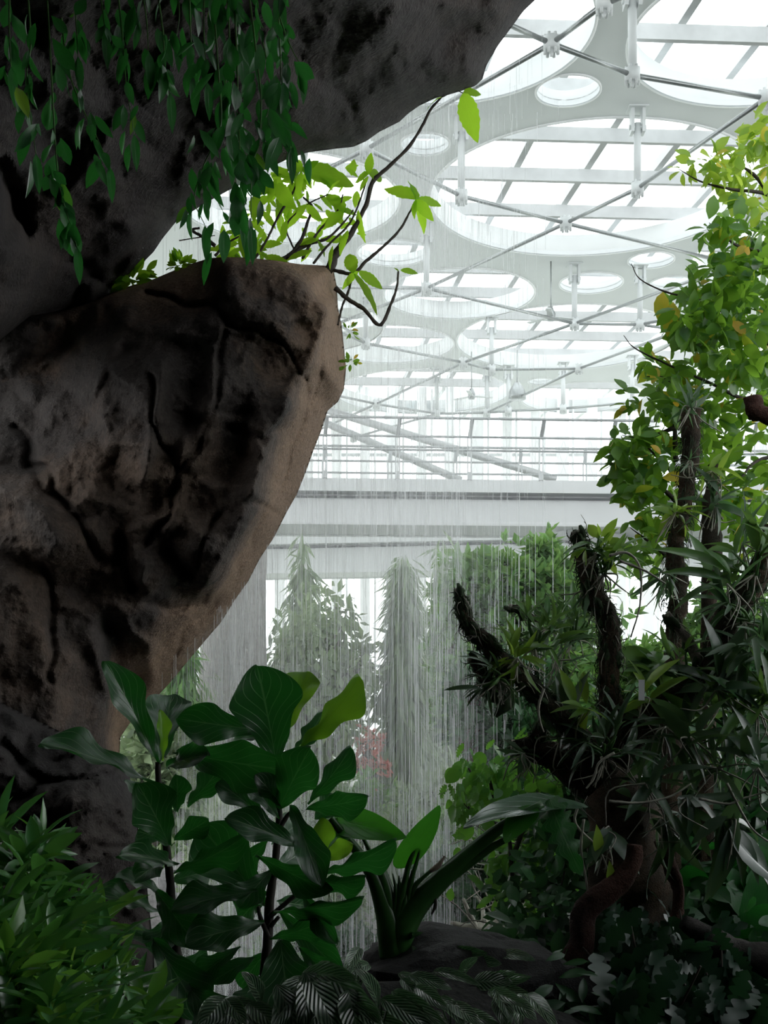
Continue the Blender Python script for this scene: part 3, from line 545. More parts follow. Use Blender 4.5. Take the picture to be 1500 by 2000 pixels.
blob_tree('broadleaf_tree', (965, 1600, 10.5), [(960, 1420, 10.5, 70, 50), (930, 1350, 10.6, 45, 50), (1010, 1450, 10.3, 60, 40), (1000, 1330, 10.8, 60, 40)], 'dark thick trunked tree behind the orchid branches, under the bushy green tree', 700, T_DIA, .14, M_FARD, 14, .2, 6, barkm=M_BARK)
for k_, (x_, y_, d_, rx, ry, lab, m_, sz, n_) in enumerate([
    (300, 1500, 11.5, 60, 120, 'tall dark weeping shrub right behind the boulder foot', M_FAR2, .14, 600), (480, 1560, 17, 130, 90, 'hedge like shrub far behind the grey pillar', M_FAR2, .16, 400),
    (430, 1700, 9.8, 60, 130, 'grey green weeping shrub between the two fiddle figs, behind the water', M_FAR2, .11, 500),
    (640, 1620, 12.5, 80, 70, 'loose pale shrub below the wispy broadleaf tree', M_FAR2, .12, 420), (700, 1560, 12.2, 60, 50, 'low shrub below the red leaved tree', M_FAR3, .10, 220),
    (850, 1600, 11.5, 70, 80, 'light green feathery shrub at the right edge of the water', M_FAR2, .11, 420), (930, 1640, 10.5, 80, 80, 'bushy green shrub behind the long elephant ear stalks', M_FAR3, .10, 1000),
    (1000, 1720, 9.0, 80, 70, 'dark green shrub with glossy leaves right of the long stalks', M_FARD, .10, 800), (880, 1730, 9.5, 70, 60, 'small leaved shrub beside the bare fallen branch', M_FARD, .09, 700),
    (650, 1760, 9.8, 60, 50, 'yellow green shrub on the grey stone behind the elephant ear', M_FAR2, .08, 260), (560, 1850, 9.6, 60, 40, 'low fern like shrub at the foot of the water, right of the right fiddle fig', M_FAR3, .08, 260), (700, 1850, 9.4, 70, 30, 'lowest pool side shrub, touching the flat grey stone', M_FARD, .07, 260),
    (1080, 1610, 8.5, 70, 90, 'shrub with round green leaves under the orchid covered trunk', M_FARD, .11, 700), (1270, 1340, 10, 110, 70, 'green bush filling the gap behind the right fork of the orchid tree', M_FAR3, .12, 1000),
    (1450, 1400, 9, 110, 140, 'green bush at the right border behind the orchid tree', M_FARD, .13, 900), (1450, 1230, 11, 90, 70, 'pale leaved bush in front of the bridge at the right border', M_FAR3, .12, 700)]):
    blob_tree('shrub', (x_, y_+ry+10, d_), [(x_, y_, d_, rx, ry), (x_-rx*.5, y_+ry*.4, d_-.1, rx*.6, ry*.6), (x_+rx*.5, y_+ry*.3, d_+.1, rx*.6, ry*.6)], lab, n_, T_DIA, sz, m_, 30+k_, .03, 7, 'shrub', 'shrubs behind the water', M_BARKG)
# bare branch lying in the pool planting
bb = B(); bb.tube([P(880, 1802, 8.2), P(930, 1812, 8.2), P(960, 1795, 8.3), P(1010, 1780, 8.4), P(1060, 1778, 8.5)], [.012, .03, .045, .05, .06], 8, 20, .15, 3)
bb.tube([P(930, 1812, 8.2), P(915, 1780, 8.1), P(905, 1755, 8.1)], [.022, .01], 6, 8); bb.tube([P(945, 1800, 8.2), P(942, 1770, 8.3), P(930, 1750, 8.3)], [.018, .006], 6, 8)
tag(bb.build('fallen_branch', M_ROOT), 'pale bare branch lying across the shrubs right of the elephant ear', 'branch')
rg = np.random.default_rng(77); bb = B()
for k_ in range(60):
    x_ = rg.uniform(940, 1120); y_ = rg.uniform(1640, 1860); d_ = rg.uniform(6.5, 8); a_ = P(x_, y_, d_); v_ = U(rnd(rg, 1)[0]*[1, .4, .8]+[-.4, 0, .1]); l_ = rg.uniform(.15, .5)
    bb.tube([a_, a_+v_*l_*.5+rnd(rg, 1, .03)[0], a_+v_*l_+rnd(rg, 1, .06)[0]], [.006, .002], 5, 7)
tag(bb.build('bare_twigs', M_ROOT), 'tangle of thin grey bare twigs between the long stalks and the red trunk', 'twigs', None, 'stuff')
# ---------------------------------------------------------------- falling water
def watermat(name, op, col=(.97, .99, 1.0)):
    m, nt, out = newmat(name); L = nt.links.new; tr = N(nt, 'ShaderNodeBsdfTransparent'); df = N(nt, 'ShaderNodeBsdfDiffuse'); tl = N(nt, 'ShaderNodeBsdfTranslucent')
    df.inputs[0].default_value = (*col, 1); tl.inputs[0].default_value = (*col, 1); s1 = N(nt, 'ShaderNodeMixShader'); s1.inputs[0].default_value = .6; L(df.outputs[0], s1.inputs[1]); L(tl.outputs[0], s1.inputs[2])
    s = N(nt, 'ShaderNodeMixShader'); L(tr.outputs[0], s.inputs[1]); L(s1.outputs[0], s.inputs[2]); L(s.outputs[0], out.inputs[0])
    if isinstance(op, float): s.inputs[0].default_value = op; return m
    g_ = N(nt, 'ShaderNodeNewGeometry'); mp = N(nt, 'ShaderNodeMapping'); mp.inputs['Scale'].default_value = (42, 42, .55); L(g_.outputs['Position'], mp.inputs[0])
    n1 = N(nt, 'ShaderNodeTexNoise', i_Scale=1.0, i_Detail=4, i_Roughness=.6); L(mp.outputs[0], n1.inputs['Vector'])
    mp2 = N(nt, 'ShaderNodeMapping'); mp2.inputs['Scale'].default_value = (2.2, 2.2, .25); L(g_.outputs['Position'], mp2.inputs[0]); n2 = N(nt, 'ShaderNodeTexNoise', i_Scale=1.0, i_Detail=2); L(mp2.outputs[0], n2.inputs['Vector'])
    a = ramp(nt, n1.outputs['Fac'], [(.40, (0, 0, 0)), (.66, (1, 1, 1))]); b_ = ramp(nt, n2.outputs['Fac'], [(.3, (.25, .25, .25)), (.7, (1, 1, 1))])
    uv = N(nt, 'ShaderNodeUVMap'); sp = N(nt, 'ShaderNodeSeparateXYZ'); L(uv.outputs[0], sp.inputs[0])      # thin at both sides of the sheet
    e = ramp(nt, sp.outputs[0], [(0, (0, 0, 0)), (.12, (.8, .8, .8)), (.5, (1, 1, 1)), (.75, (.6, .6, .6)), (1, (0, 0, 0))])
    q = N(nt, 'ShaderNodeMath', operation='MULTIPLY'); L(a, q.inputs[0]); L(b_, q.inputs[1]); q2 = N(nt, 'ShaderNodeMath', operation='MULTIPLY'); L(q.outputs[0], q2.inputs[0]); L(e, q2.inputs[1])
    q3 = N(nt, 'ShaderNodeMath', operation='MULTIPLY_ADD'); L(q2.outputs[0], q3.inputs[0]); q3.inputs[1].default_value = op[1]-op[0]
    q4 = N(nt, 'ShaderNodeMath', operation='MULTIPLY'); L(e, q4.inputs[0]); q4.inputs[1].default_value = op[0]; L(q4.outputs[0], q3.inputs[2]); L(q3.outputs[0], s.inputs[0]); return m
M_VEIL = watermat('water_veil', (.02, .32)); M_STREAK = watermat('water_strand', .55)
WF = thing('waterfall', (-.45, 8.9, -.45), 'thin waterfall falling in fine white strands from the overhanging rock', 'waterfall')
rg = np.random.default_rng(5)
for k_, (x0, x1, y_, zt) in enumerate([(-1.55, 1.0, 8.75, 6.25), (-1.35, .8, 9.25, 6.25), (-1.5, .15, 8.4, 1.9), (.08, .62, 8.6, 6.25), (-1.38, -.72, 8.55, 2.6), (-.25, .95, 9.0, 6.0)]):
    nx, nz = 90, 26; u_ = np.linspace(0, 1, nx); X, Zz = np.meshgrid(x0+(x1-x0)*u_, np.linspace(-.45, zt, nz)); Yy = y_+.25*np.sin(X*2.3+k_*2)+.07*np.sin(X*9+k_)
    V = np.stack([X, Yy, Zz], -1).reshape(-1, 3); i = np.arange(nz-1)[:, None]*nx; j = np.arange(nx-1)[None]
    T_ = np.stack([np.broadcast_to(u_, X.shape), (Zz+.5)/7], -1).reshape(-1, 2)
    B().add(V, np.stack([i+j, i+j+1, i+nx+j+1, i+nx+j], -1).reshape(-1, 4), T_).build('water_veil', M_VEIL, WF)
sb = B()
for k_ in range(5200):
    y_ = rg.uniform(8.1, 9.5); 
    x_ = rg.choice([rg.uniform(-1.5, 1.15), rg.normal(.33, .13), rg.normal(-1.05, .2), rg.normal(-.1, .5)], p=[.36, .16, .30, .18])
    if x_ < -1.6 or x_ > 1.35: continue
    z_ = rg.uniform(-.4, 6.3); l_ = rg.uniform(.12, .9)*(.5+.5*(6.5-z_)/6.5)
    if x_ > .9 and z_ < 2: continue
    r_ = rg.uniform(.0006, .0017); sb.tube([(x_, y_, z_), (x_+rg.normal(0, .004), y_, max(z_-l_, -.45))], r_, 3, cap=False)
tag(sb.build('water_strands', M_STREAK, WF), None, None, None, 'stuff')
m, nt, out = newmat('water_mist'); vs = N(nt, 'ShaderNodeVolumeScatter', i_Density=.018, i_Anisotropy=.3); vs.inputs[0].default_value = (.93, .97, 1, 1); nt.links.new(vs.outputs[0], out.inputs['Volume'])
tag(B().box(-9, 3.4, 9.9, 22, -.4, 6.4).build('water_mist', m, None, False), 'white mist hanging behind the falling water', 'mist', None, 'stuff')
# ---------------------------------------------------------------- orchid covered tree (about five metres away)
def limb(bd, l, r, seed, d=5.0, rough=.16, n=None, k=14):
    p_ = pts(l, d); ln = np.linalg.norm(np.diff(p_, axis=0), axis=1).sum(); bd.tube(p_, r, k, n or max(10, int(ln/.025)), rough, seed)
    return spline(p_, 60)
OT = thing('orchid_tree', P(1215, 2030, 5.2), 'dark branching tree with cut limbs and mossy bark, covered in orchids', 'tree')
TR = B(); limb(TR, [(1215, 2040), (1220, 1850), (1225, 1650), (1195, 1540), (1185, 1500), (1210, 1440)], [.21, .19, .17, .11, .08, .075], 1, 5.2, .22, k=24); TR.build('trunk', M_BARK, OT)
LIMBS = {}
def mklimb(key, l, r, mat=M_BARK, d=5.0, cut=True, rough=.16, seed=2):
    b_ = B(); LIMBS[key] = (limb(b_, l, r, seed, d, rough), r); o = b_.build('limb', mat, OT)
    if cut:
        e_ = LIMBS[key][0]; dr = U(e_[-1]-e_[-3]); B().tube([e_[-1]-dr*.01, e_[-1]+dr*.004], np.atleast_1d(r)[-1]*1.04, 14).build('cut_end', M_ROOT, OT)
mklimb('A', [(1205, 1460), (1200, 1400), (1188, 1340), (1192, 1260), (1185, 1200), (1160, 1160), (1148, 1110), (1136, 1070), (1128, 1038)], [.062, .056, .045, .044, .042, .043, .04, .028, .026], seed=3)
mklimb('B', [(1195, 1480), (1240, 1425), (1290, 1385), (1345, 1345), (1378, 1320), (1402, 1270), (1425, 1200), (1460, 1160), (1488, 1110), (1510, 1030)], [.075, .07, .062, .058, .055, .055, .052, .05, .05, .045], seed=4, cut=False)
mklimb('C', [(1185, 1520), (1120, 1430), (1075, 1380), (1040, 1345), (1005, 1315), (975, 1285), (950, 1255), (925, 1232), (908, 1205), (902, 1175), (896, 1150)], [.07, .05, .042, .04, .036, .036, .032, .026, .022, .018, .017], d=4.9, seed=5)
mklimb('D', [(1160, 1540), (1110, 1495), (1060, 1468), (1000, 1462)], [.07, .06, .05, .035], seed=6, rough=.3)
mklimb('E', [(985, 1300), (955, 1330), (940, 1308), (918, 1285)], [.03, .026, .022, .016], d=4.9, seed=7)
mklimb('F', [(1055, 1235), (1040, 1210), (1015, 1192), (995, 1185)], [.02, .02, .018, .014], d=5.4, seed=8)
mklimb('G', [(1375, 1322), (1362, 1290), (1345, 1252), (1325, 1228), (1302, 1200)], [.028, .022, .02, .018, .016], seed=9, mat=M_BARKG)
mklimb('Hh', [(1050, 1440), (1056, 1425), (1062, 1412)], [.03, .022, .02], seed=10)
B().tube(pts([(960, 1330), (975, 1350), (985, 1375), (968, 1400)], 4.9), [.06, .055, .035, .01], 12, 12, .35, 11).build('root_ball', M_MOSS, OT)
# moss and root hairs along the limbs
rg = np.random.default_rng(8); mb = B(); rb = B()
for key in LIMBS:
    c_, r_ = LIMBS[key]; rr = lerp_r(r_, 60); dens = {'A': 520, 'B': 620, 'C': 420, 'D': 160}.get(key, 50)
    for q_ in range(dens):
        k_ = rg.integers(1, 59); t_ = U(c_[min(k_+1, 59)]-c_[k_-1]); o_ = U(np.cross(t_, rnd(rg, 1)[0])); a_ = c_[k_]+o_*rr[k_]*.95
        if rg.random() < .8: b_ = a_+o_*rg.uniform(.003, .016)+t_*rg.normal(0, .035)+[0, 0, -rg.uniform(0, .03)]; mb.tube([a_, (a_+b_)/2+o_*.012, b_], [.0022, .0012], 3, 4, cap=False)
        else: b_ = a_+o_*rg.uniform(.01, .04)+t_*rg.normal(0, .05)+[0, 0, -rg.uniform(.0, .05)]; rb.tube([a_, (a_+b_)/2+o_*.02, b_], [.002, .001], 3, 5, cap=False)
    for q_ in range(dens//6):   # moss cushions
        k_ = rg.integers(1, 59); t_ = U(c_[min(k_+1, 59)]-c_[k_-1]); o_ = U(np.cross(t_, rnd(rg, 1)[0])); a_ = c_[k_]+o_*rr[k_]*.8; mb.tube([a_-t_*.03, a_, a_+t_*.03], [.006, .018, .006], 6, 5, .4, q_)
tag(mb.build('moss', M_MOSS, OT), kind='stuff'); tag(rb.build('root_hairs', M_ROOT, OT), kind='stuff')

# epiphytes: each plant a thing of its own
M_ORCH = leafmat('orchid_leaf', (.035, .12, .04), (.13, .27, .08), .3, (.25, .45, .08), .3, .5)
M_ORCHG = leafmat('bright_orchid_leaf', (.08, .20, .03), (.20, .36, .05), .45, (.55, .8, .1), .35)
M_ORCHD = leafmat('dark_strap_leaf', (.03, .07, .045), (.09, .145, .09), .25, (.15, .3, .08), .32, .6)
M_FERN = leafmat('fern_leaf', (.04, .09, .05), (.12, .18, .11), .3, (.15, .35, .1), .4)
def orchid(px, py, d, n, ln, label, mat, seed, T=T_STRAP, up=.7, spread=.9, roots=5, wd=1., group=None, canes=True, aim=(0, 0, 0), name='orchid', cat='orchid'):
    rg = np.random.default_rng(seed); b0 = P(px, py, d); L_ = ln/F*d
    t = thing(name, b0, label, cat, group); bd = B(); dr = U(rnd(rg, n, spread)*[1, .8, .8]+[0, 0, up]+np.array(aim)); bp = b0+rnd(rg, n, .1*L_)
    nn = rnd(rg, n, .45)+[0, -.5, .9]
    if canes:
        cb = B()
        for q_ in range(n):
            e_ = bp[q_]+U(dr[q_]+[0, 0, .3])*L_*.45; cb.tube([b0+rnd(rg, 1, .01)[0], (b0+e_)/2+rnd(rg, 1, .01)[0], e_], [.004, .007, .003], 5, 6); bp[q_] = e_
        cb.build('canes', M_ORCH, t); nl = 3; bp = np.repeat(bp, nl, 0)+rnd(rg, n*nl, .04*L_); dr = U(np.repeat(dr, nl, 0)+rnd(rg, n*nl, .5)); nn = rnd(rg, n*nl, .4)+[0, -.5, .9]; n = n*nl; L_ *= .75
    scatter(bd, T, bp, dr, nn, L_*(.6+.6*rg.random(n)), wd*(.8+.5*rg.random(n))); bd.build('leaves', mat, t)
    if roots:
        r_ = B()
        for q_ in range(roots):
            e_ = b0+rnd(rg, 1, .4)[0]*L_*[1, .6, .4]-[0, 0, L_*rg.uniform(.3, 1)]; r_.tube([b0, (b0+e_)/2+rnd(rg, 1, .15*L_)[0], e_], [.004, .002], 4, 9)
        r_.build('roots', M_ROOT, t)
    return t
OL = [
 (1165, 1085, 4.9, 8, 62, 'small orchid with yellow green round leaves near the cut top of the middle limb', M_ORCHG, dict(T=T_ELL, up=.4, aim=(.8, 0, .1), roots=6, wd=.9)),
 (1180, 1120, 4.95, 9, 90, 'orchid with long arching bare canes on the upper middle limb', M_ORCH, dict(aim=(.9, 0, -.1), roots=9)),
 (1150, 1150, 5.0, 10, 55, 'clump of stringy grey roots hanging left of the upper middle limb', M_FERN, dict(aim=(-.5, 0, -1.2), up=-.6, T=T_NAR, wd=1.2, canes=False, roots=8, name='air_plant', cat='air plant')),
 (1010, 1285, 4.8, 18, 70, 'bright green rosette orchid on the cut left limb', M_ORCHG, dict(T=T_LAN, wd=.7, roots=8, canes=False)),
 (1045, 1265, 4.85, 12, 95, 'orchid with upright pale canes just right of the bright rosette', M_ORCH, dict(T=T_LAN, wd=.7, roots=6)),
 (975, 1330, 4.8, 10, 70, 'tangled dark orchid around the root ball of the left limb', M_ORCHD, dict(aim=(-.5, 0, -.8), roots=14)),
 (1085, 1290, 5.1, 12, 90, 'wiry grass like epiphyte behind the left limb', M_FERN, dict(T=T_NAR, wd=.5, roots=8, canes=False, name='air_plant', cat='air plant')),
 (1075, 1225, 5.3, 14, 85, 'spiky epiphyte on the short broken stub left of the middle limb', M_FERN, dict(T=T_NAR, wd=.6, roots=8, canes=False, name='air_plant', cat='air plant')),
 (1120, 1250, 5.3, 10, 100, 'orchid with thin curling canes left of the middle limb', M_ORCH, dict(roots=8)),
 (1095, 1440, 4.9, 12, 120, 'orchid with tall dark paddle leaves above the horizontal stub', M_ORCHD, dict(T=T_LAN, up=1.2, spread=.35, canes=False, wd=.9)),
 (1140, 1390, 4.85, 7, 85, 'orchid with two yellow green leaves left of the middle limb base', M_ORCHG, dict(T=T_LAN, wd=.9, canes=False, aim=(-.6, 0, -.3))),
 (1255, 1360, 4.9, 10, 95, 'orchid with lime leaves hanging by the white plant tag', M_ORCHG, dict(T=T_LAN, wd=.8, canes=False, aim=(.2, 0, -.4))),
 (1180, 1480, 4.8, 14, 100, 'orchid with grey canes in the fork of the tree', M_ORCHD, dict(roots=12)),
 (1020, 1475, 4.9, 16, 55, 'matted roots and leaves at the end of the horizontal stub', M_FERN, dict(T=T_NAR, canes=False, aim=(-.9, 0, 0), up=0, roots=16, name='air_plant', cat='air plant')),
 (1275, 1310, 5.1, 10, 80, 'orchid with round glossy leaves between the two main limbs', M_ORCH, dict(T=T_BROAD, wd=.9, canes=False)),
 (1330, 1330, 5.0, 12, 105, 'spreading orchid on top of the right limb, below its broken side twig', M_ORCH, dict(roots=8)),
 (1300, 1420, 4.9, 14, 110, 'orchid with narrow leaves hanging under the right limb', M_ORCHD, dict(up=-.2, canes=False, roots=8)),
 (1400, 1345, 4.8, 14, 120, 'orchid with grey bent leaves outside the elbow of the right limb', M_ORCHD, dict(T=T_LAN, wd=.9, canes=False)),
 (1455, 1215, 4.9, 12, 110, 'stringy orchid on the outer part of the right limb', M_FERN, dict(roots=14, up=.2)),
 (1420, 1140, 4.85, 7, 130, 'large orchid with three broad arching leaves near the right border', M_ORCH, dict(T=T_LAN, wd=.8, canes=False, spread=.8, roots=4)),
 (1475, 1120, 4.9, 8, 120, 'orchid with upright broad leaves at the right border, above the stringy one', M_ORCH, dict(T=T_LAN, wd=.9, canes=True)),
 (1450, 1060, 5.0, 16, 100, 'fan of thin needle like leaves at the right border under the leafy branches', M_FERN, dict(T=T_NAR, wd=.6, canes=False, aim=(.6, 0, .2), name='air_plant', cat='air plant')),
 (1350, 1440, 4.8, 14, 120, 'dark orchid mass below the middle of the right limb', M_ORCHD, dict(T=T_LAN, wd=.7, canes=False)),
 (1430, 1430, 4.9, 16, 120, 'orchid with many pointed green leaves at the right, below the elbow', M_ORCH, dict(T=T_LAN, wd=.6)),
 (1480, 1380, 4.8, 14, 120, 'orchid with upright pointed leaves touching the right border', M_ORCH, dict(T=T_LAN, wd=.7, canes=False)),
 (1490, 1300, 4.9, 14, 110, 'greyish orchid with thin canes at the right border', M_FERN, dict(roots=10)),
 (1260, 1530, 4.75, 9, 110, 'orchid on the trunk with leaves bending right', M_ORCHD, dict(T=T_LAN, wd=.8, canes=False, aim=(.6, 0, -.3))),
 (1180, 1620, 4.7, 8, 95, 'orchid on the trunk with pointed pods and a long hanging root', M_ORCHD, dict(T=T_LAN, aim=(-.3, 0, -1.0), up=-.5, roots=10, canes=False)),
 (1340, 1560, 4.7, 10, 120, 'orchid with hanging grey strap leaves right of the trunk', M_ORCHD, dict(aim=(.2, 0, -1), up=-.5, canes=False, wd=1.3)),
 (1430, 1600, 4.7, 12, 140, 'orchid with large drooping grey leaves at the lower right', M_ORCHD, dict(T=T_LAN, aim=(.3, 0, -1), up=-.6, canes=False, wd=.9)),
 (1400, 1500, 4.8, 14, 120, 'dark grass leaved orchid right of the trunk', M_ORCHD, dict(canes=False)),
 (1290, 1600, 4.8, 10, 110, 'black strap leaved orchid low on the trunk', M_ORCHD, dict(aim=(0, -.3, -.8), up=-.4, canes=False)),
 (1480, 1500, 4.7, 12, 120, 'long leaved orchid crossing the right border below the pointed ones', M_ORCHD, dict(T=T_LAN, wd=.7, canes=False)),
]
for q_, (x_, y_, d_, n_, l_, lab, m_, kw) in enumerate(OL): orchid(x_, y_, d_, n_, l_, lab, m_, 100+q_, **kw)
for px_, py_, s_ in ((1165, 1630, 60), (1190, 1700, 50)):
    b_ = B(); scatter(b_, T_OBO, [P(px_, py_-20, 4.6)], [[.1, -.1, -1]], [[.2, -1, 0]], s_/F*4.6, .9); tag(b_.build('hanging_leaf', M_ORCHG), ('upper' if py_ < 1650 else 'lower')+' of two small plump green leaves hanging before the dark trunk', 'leaf', 'plump hanging leaves')
tg = B().box(-.012, .012, -.001, .001, -.04, .04); o_ = tg.build('plant_tag', plain('white_plastic', (.7, .72, .72), .5), None, False); o_.location = tuple(P(1253, 1368, 4.75)); tag(o_, 'small white plastic plant tag hanging from the right limb', 'plant tag')
# long bare aerial canes and roots
rg = np.random.default_rng(91)
for q_, (l_, lab) in enumerate([([(1190, 1085), (1225, 1080), (1250, 1110), (1250, 1180), (1232, 1245)], 'long thin tan cane arching right of the upper middle limb'),
        ([(1062, 1345), (1052, 1380), (1055, 1410), (1062, 1430)], 'pale stiff aerial root standing left of the paddle leaves'), ([(1200, 1470), (1170, 1490), (1160, 1520), (1145, 1540)], 'pale bent aerial root under the fork'),
        ([(1130, 1570), (1125, 1610), (1170, 1660), (1200, 1735)], 'long grey root hanging across the dark trunk'), ([(1420, 1530), (1440, 1570), (1470, 1620), (1510, 1650)], 'pale cane slanting to the lower right border'),
        ([(1190, 1565), (1250, 1568), (1310, 1555), (1350, 1530)], 'grey horizontal root across the trunk'), ([(1365, 1560), (1420, 1570), (1450, 1560), (1500, 1545)], 'ribbed green cane lying level at the right'), ([(1210, 1095), (1260, 1115), (1300, 1140)], 'thin reddish stem reaching right of the upper middle limb'),
        ([(1140, 1600), (1135, 1660), (1145, 1720), (1150, 1780)], 'wavy dark green root hanging left of the trunk')]):
    tag(B().tube(pts(l_, 4.65), [.0055, .0045, .003], 6, 30, .2, q_).build('aerial_root', M_ROOT), lab, 'aerial root')
# reddish trunks and log
RT = thing('leaning_tree', P(1080, 2080, 4.6), 'leaning reddish brown trunk in front of the orchid tree', 'tree')
B().tube(pts([(1065, 2080), (1080, 1990), (1110, 1900), (1135, 1840), (1138, 1790), (1160, 1760), (1210, 1725), (1235, 1685), (1240, 1650)], 4.6), [.055, .052, .05, .05, .045, .048, .042, .032, .028], 20, 80, .12, 4).build('trunk', M_BARKR, RT)
tag(B().tube(pts([(1320, 1810), (1325, 1740), (1312, 1700), (1290, 1640)], 4.9), [.026, .024, .03, .03], 12, 30, .15, 5).build('sapling', M_BARKR), 'thin upright red brown stem right of the dark trunk', 'tree')
tag(B().tube(pts([(1335, 1800), (1390, 1835), (1450, 1862), (1560, 1890)], 4.5), [.03, .045, .055, .06], 20, 50, .18, 6).build('dead_log', rockmat('weathered_log', (.02, .018, .016), (.05, .045, .042), (.13, .12, .11), 5, 1.0)), 'weathered grey brown log running out at the lower right border', 'log')
# second mossy stem with cut top and leafy tree behind it
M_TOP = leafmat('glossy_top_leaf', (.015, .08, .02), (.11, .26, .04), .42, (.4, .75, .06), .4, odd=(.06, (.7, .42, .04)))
M_TOPB = leafmat('pale_top_leaf', (.12, .28, .03), (.25, .42, .05), .55, (.75, .95, .12), .4, odd=(.05, (.8, .5, .1)))  # lighter yellow-green leaf for the upper sprays
st = thing('mossy_tree', P(1300, 1900, 5.6), 'upright mossy stem hung with air plants behind the right fork', 'tree')
B().tube(pts([(1300, 1900), (1310, 1600), (1315, 1340), (1320, 1250), (1325, 1150), (1318, 1080), (1330, 1020), (1345, 930), (1350, 860), (1348, 800)], 5.6), [.05, .05, .045, .04, .04, .035, .04, .045], 16, 80, .3, 3).build('stem', M_BARK, st)
mb = B(); rg = np.random.default_rng(12)
for q_ in range(900):
    y_ = rg.uniform(800, 1330); x_ = np.interp(y_, [800, 930, 1080, 1330], [1348, 1345, 1318, 1315]); o_ = U(rnd(rg, 1)[0]); a_ = P(x_, y_, 5.6)+o_*.035; mb.tube([a_, a_+o_*.02, a_+o_*.03-[0, 0, rg.uniform(.01, .06)]], [.002, .001], 3, 4, cap=False)
tag(mb.build('root_hairs', M_MOSS, st), kind='stuff')
for q_, (x_, y_, n_, l_, a_, lab) in enumerate([(1350, 795, 20, 60, (0, 0, .6), 'spiky air plant crowning the upright mossy stem'), (1300, 1120, 26, 75, (-.5, 0, -1), 'hanging bunch of grey strings halfway down the mossy stem'), (1320, 1000, 12, 60, (.3, 0, -.3), 'orchid with lime leaves at the middle of the mossy stem'),
        (1395, 985, 16, 75, (.3, 0, .1), 'green orchid clump on the short cut stem right of the mossy stem'), (1390, 920, 10, 60, (.2, 0, .2), 'pale leaved orchid at the top of the short cut stem'), (1345, 900, 14, 40, (0, 0, -.3), 'small ring of thin leaves round the upper mossy stem')]):
    orchid(x_, y_, 5.45, n_, l_, lab, M_ORCHG if 'lime' in lab or 'pale' in lab else M_FERN, 200+q_, T=T_LAN if 'orchid' in lab else T_NAR, canes=False, aim=a_, up=.2, wd=.8, roots=8, name='orchid' if 'orchid' in lab else 'air_plant', cat='orchid' if 'orchid' in lab else 'air plant')
cs = thing('cut_tree', P(1370, 1900, 5.7), 'short cut stem with dark bark right of the mossy stem', 'tree')
B().tube(pts([(1370, 1900), (1380, 1500), (1385, 1180), (1390, 1080), (1388, 1000), (1394, 930), (1395, 908)], 5.7), [.035, .035, .045, .035, .032], 14, 40, .25, 5).build('stem', M_BARK, cs)
# leafy tree at the upper right
LT = thing('leafy_tree', P(1560, 1300, 6.3), 'leafy tree with glossy green and a few yellow leaves filling the upper right border', 'tree')
tb = B()
BR = [[(1560, 900, 6.3), (1500, 800, 6.3), (1440, 775, 6.2), (1380, 745, 6.1), (1300, 710, 6.0), (1240, 680, 6.0), (1218, 655, 6)],
      [(1560, 700, 6.3), (1500, 670, 6.2), (1440, 635, 6.1), (1400, 600, 6), (1360, 585, 6), (1300, 570, 5.9), (1250, 545, 5.9), (1233, 515, 5.9)], [(1560, 500, 6.3), (1480, 490, 6.2), (1440, 480, 6.1), (1405, 452, 6), (1385, 435, 6)],
      [(1560, 420, 6.3), (1500, 380, 6.2), (1430, 370, 6.1), (1370, 355, 6.1), (1325, 330, 6)], [(1540, 440, 6.2), (1480, 350, 6.2), (1440, 320, 6.2), (1420, 300, 6.2)],
      [(1335, 960, 6.2), (1310, 920, 6.2), (1290, 900, 6.2), (1250, 860, 6.2), (1215, 850, 6.2)], [(1340, 1000, 6.2), (1300, 960, 6.2), (1260, 930, 6.2), (1200, 910, 6.2), (1190, 880, 6.2)], [(1330, 1050, 6.2), (1300, 1010, 6.2), (1260, 960, 6.2), (1225, 945, 6.2)],
      [(1560, 880, 6.3), (1480, 900, 6.2), (1450, 930, 6.1), (1420, 960, 6.1)], [(1330, 830, 6.3), (1280, 850, 6.3), (1220, 870, 6.3), (1210, 860, 6.3)], [(1320, 900, 6.3), (1315, 780, 6.4), (1300, 740, 6.4), (1260, 735, 6.4)], [(1320, 1100, 6.1), (1270, 1060, 6), (1230, 1030, 6)]]
for l_ in BR: tb.tube(pts(l_), [.014, .007, .0015], 7, 36, .2, 3)
tb.build('branches', M_TWIG, LT)
rg = np.random.default_rng(31)
REG = [([(1330, 560), (1400, 500), (1510, 450), (1510, 700), (1440, 720), (1360, 690), (1290, 620)], 420, 5.7, 6.6), ([(1370, 440), (1510, 400), (1510, 560), (1400, 520)], 110, 5.8, 6.5), ([(1400, 700), (1510, 690), (1510, 1100), (1400, 1050), (1370, 850)], 330, 6, 7),
       ([(1280, 730), (1340, 720), (1400, 800), (1380, 1000), (1290, 1020), (1215, 960), (1200, 870), (1240, 840), (1290, 860)], 300, 5.9, 6.8), ([(1225, 770), (1260, 765), (1265, 800), (1225, 800)], 12, 6.1, 6.3), ([(1190, 860), (1260, 830), (1280, 940), (1230, 950), (1195, 930)], 60, 6, 6.4),
       ([(1215, 935), (1260, 935), (1255, 975), (1220, 970)], 8, 5.9, 6.1), ([(1230, 1010), (1330, 960), (1340, 1090), (1290, 1100), (1240, 1090)], 60, 5.8, 6.2), ([(1260, 700), (1400, 690), (1390, 760), (1290, 760)], 40, 6.3, 6.8)]
REGB = [([(1400, 300), (1510, 240), (1510, 420), (1440, 400), (1390, 340)], 110, 5.9, 6.5), ([(1325, 315), (1420, 300), (1430, 345), (1340, 345)], 26, 6, 6.2), ([(1460, 240), (1510, 235), (1510, 330), (1465, 320)], 40, 6, 6.4)]
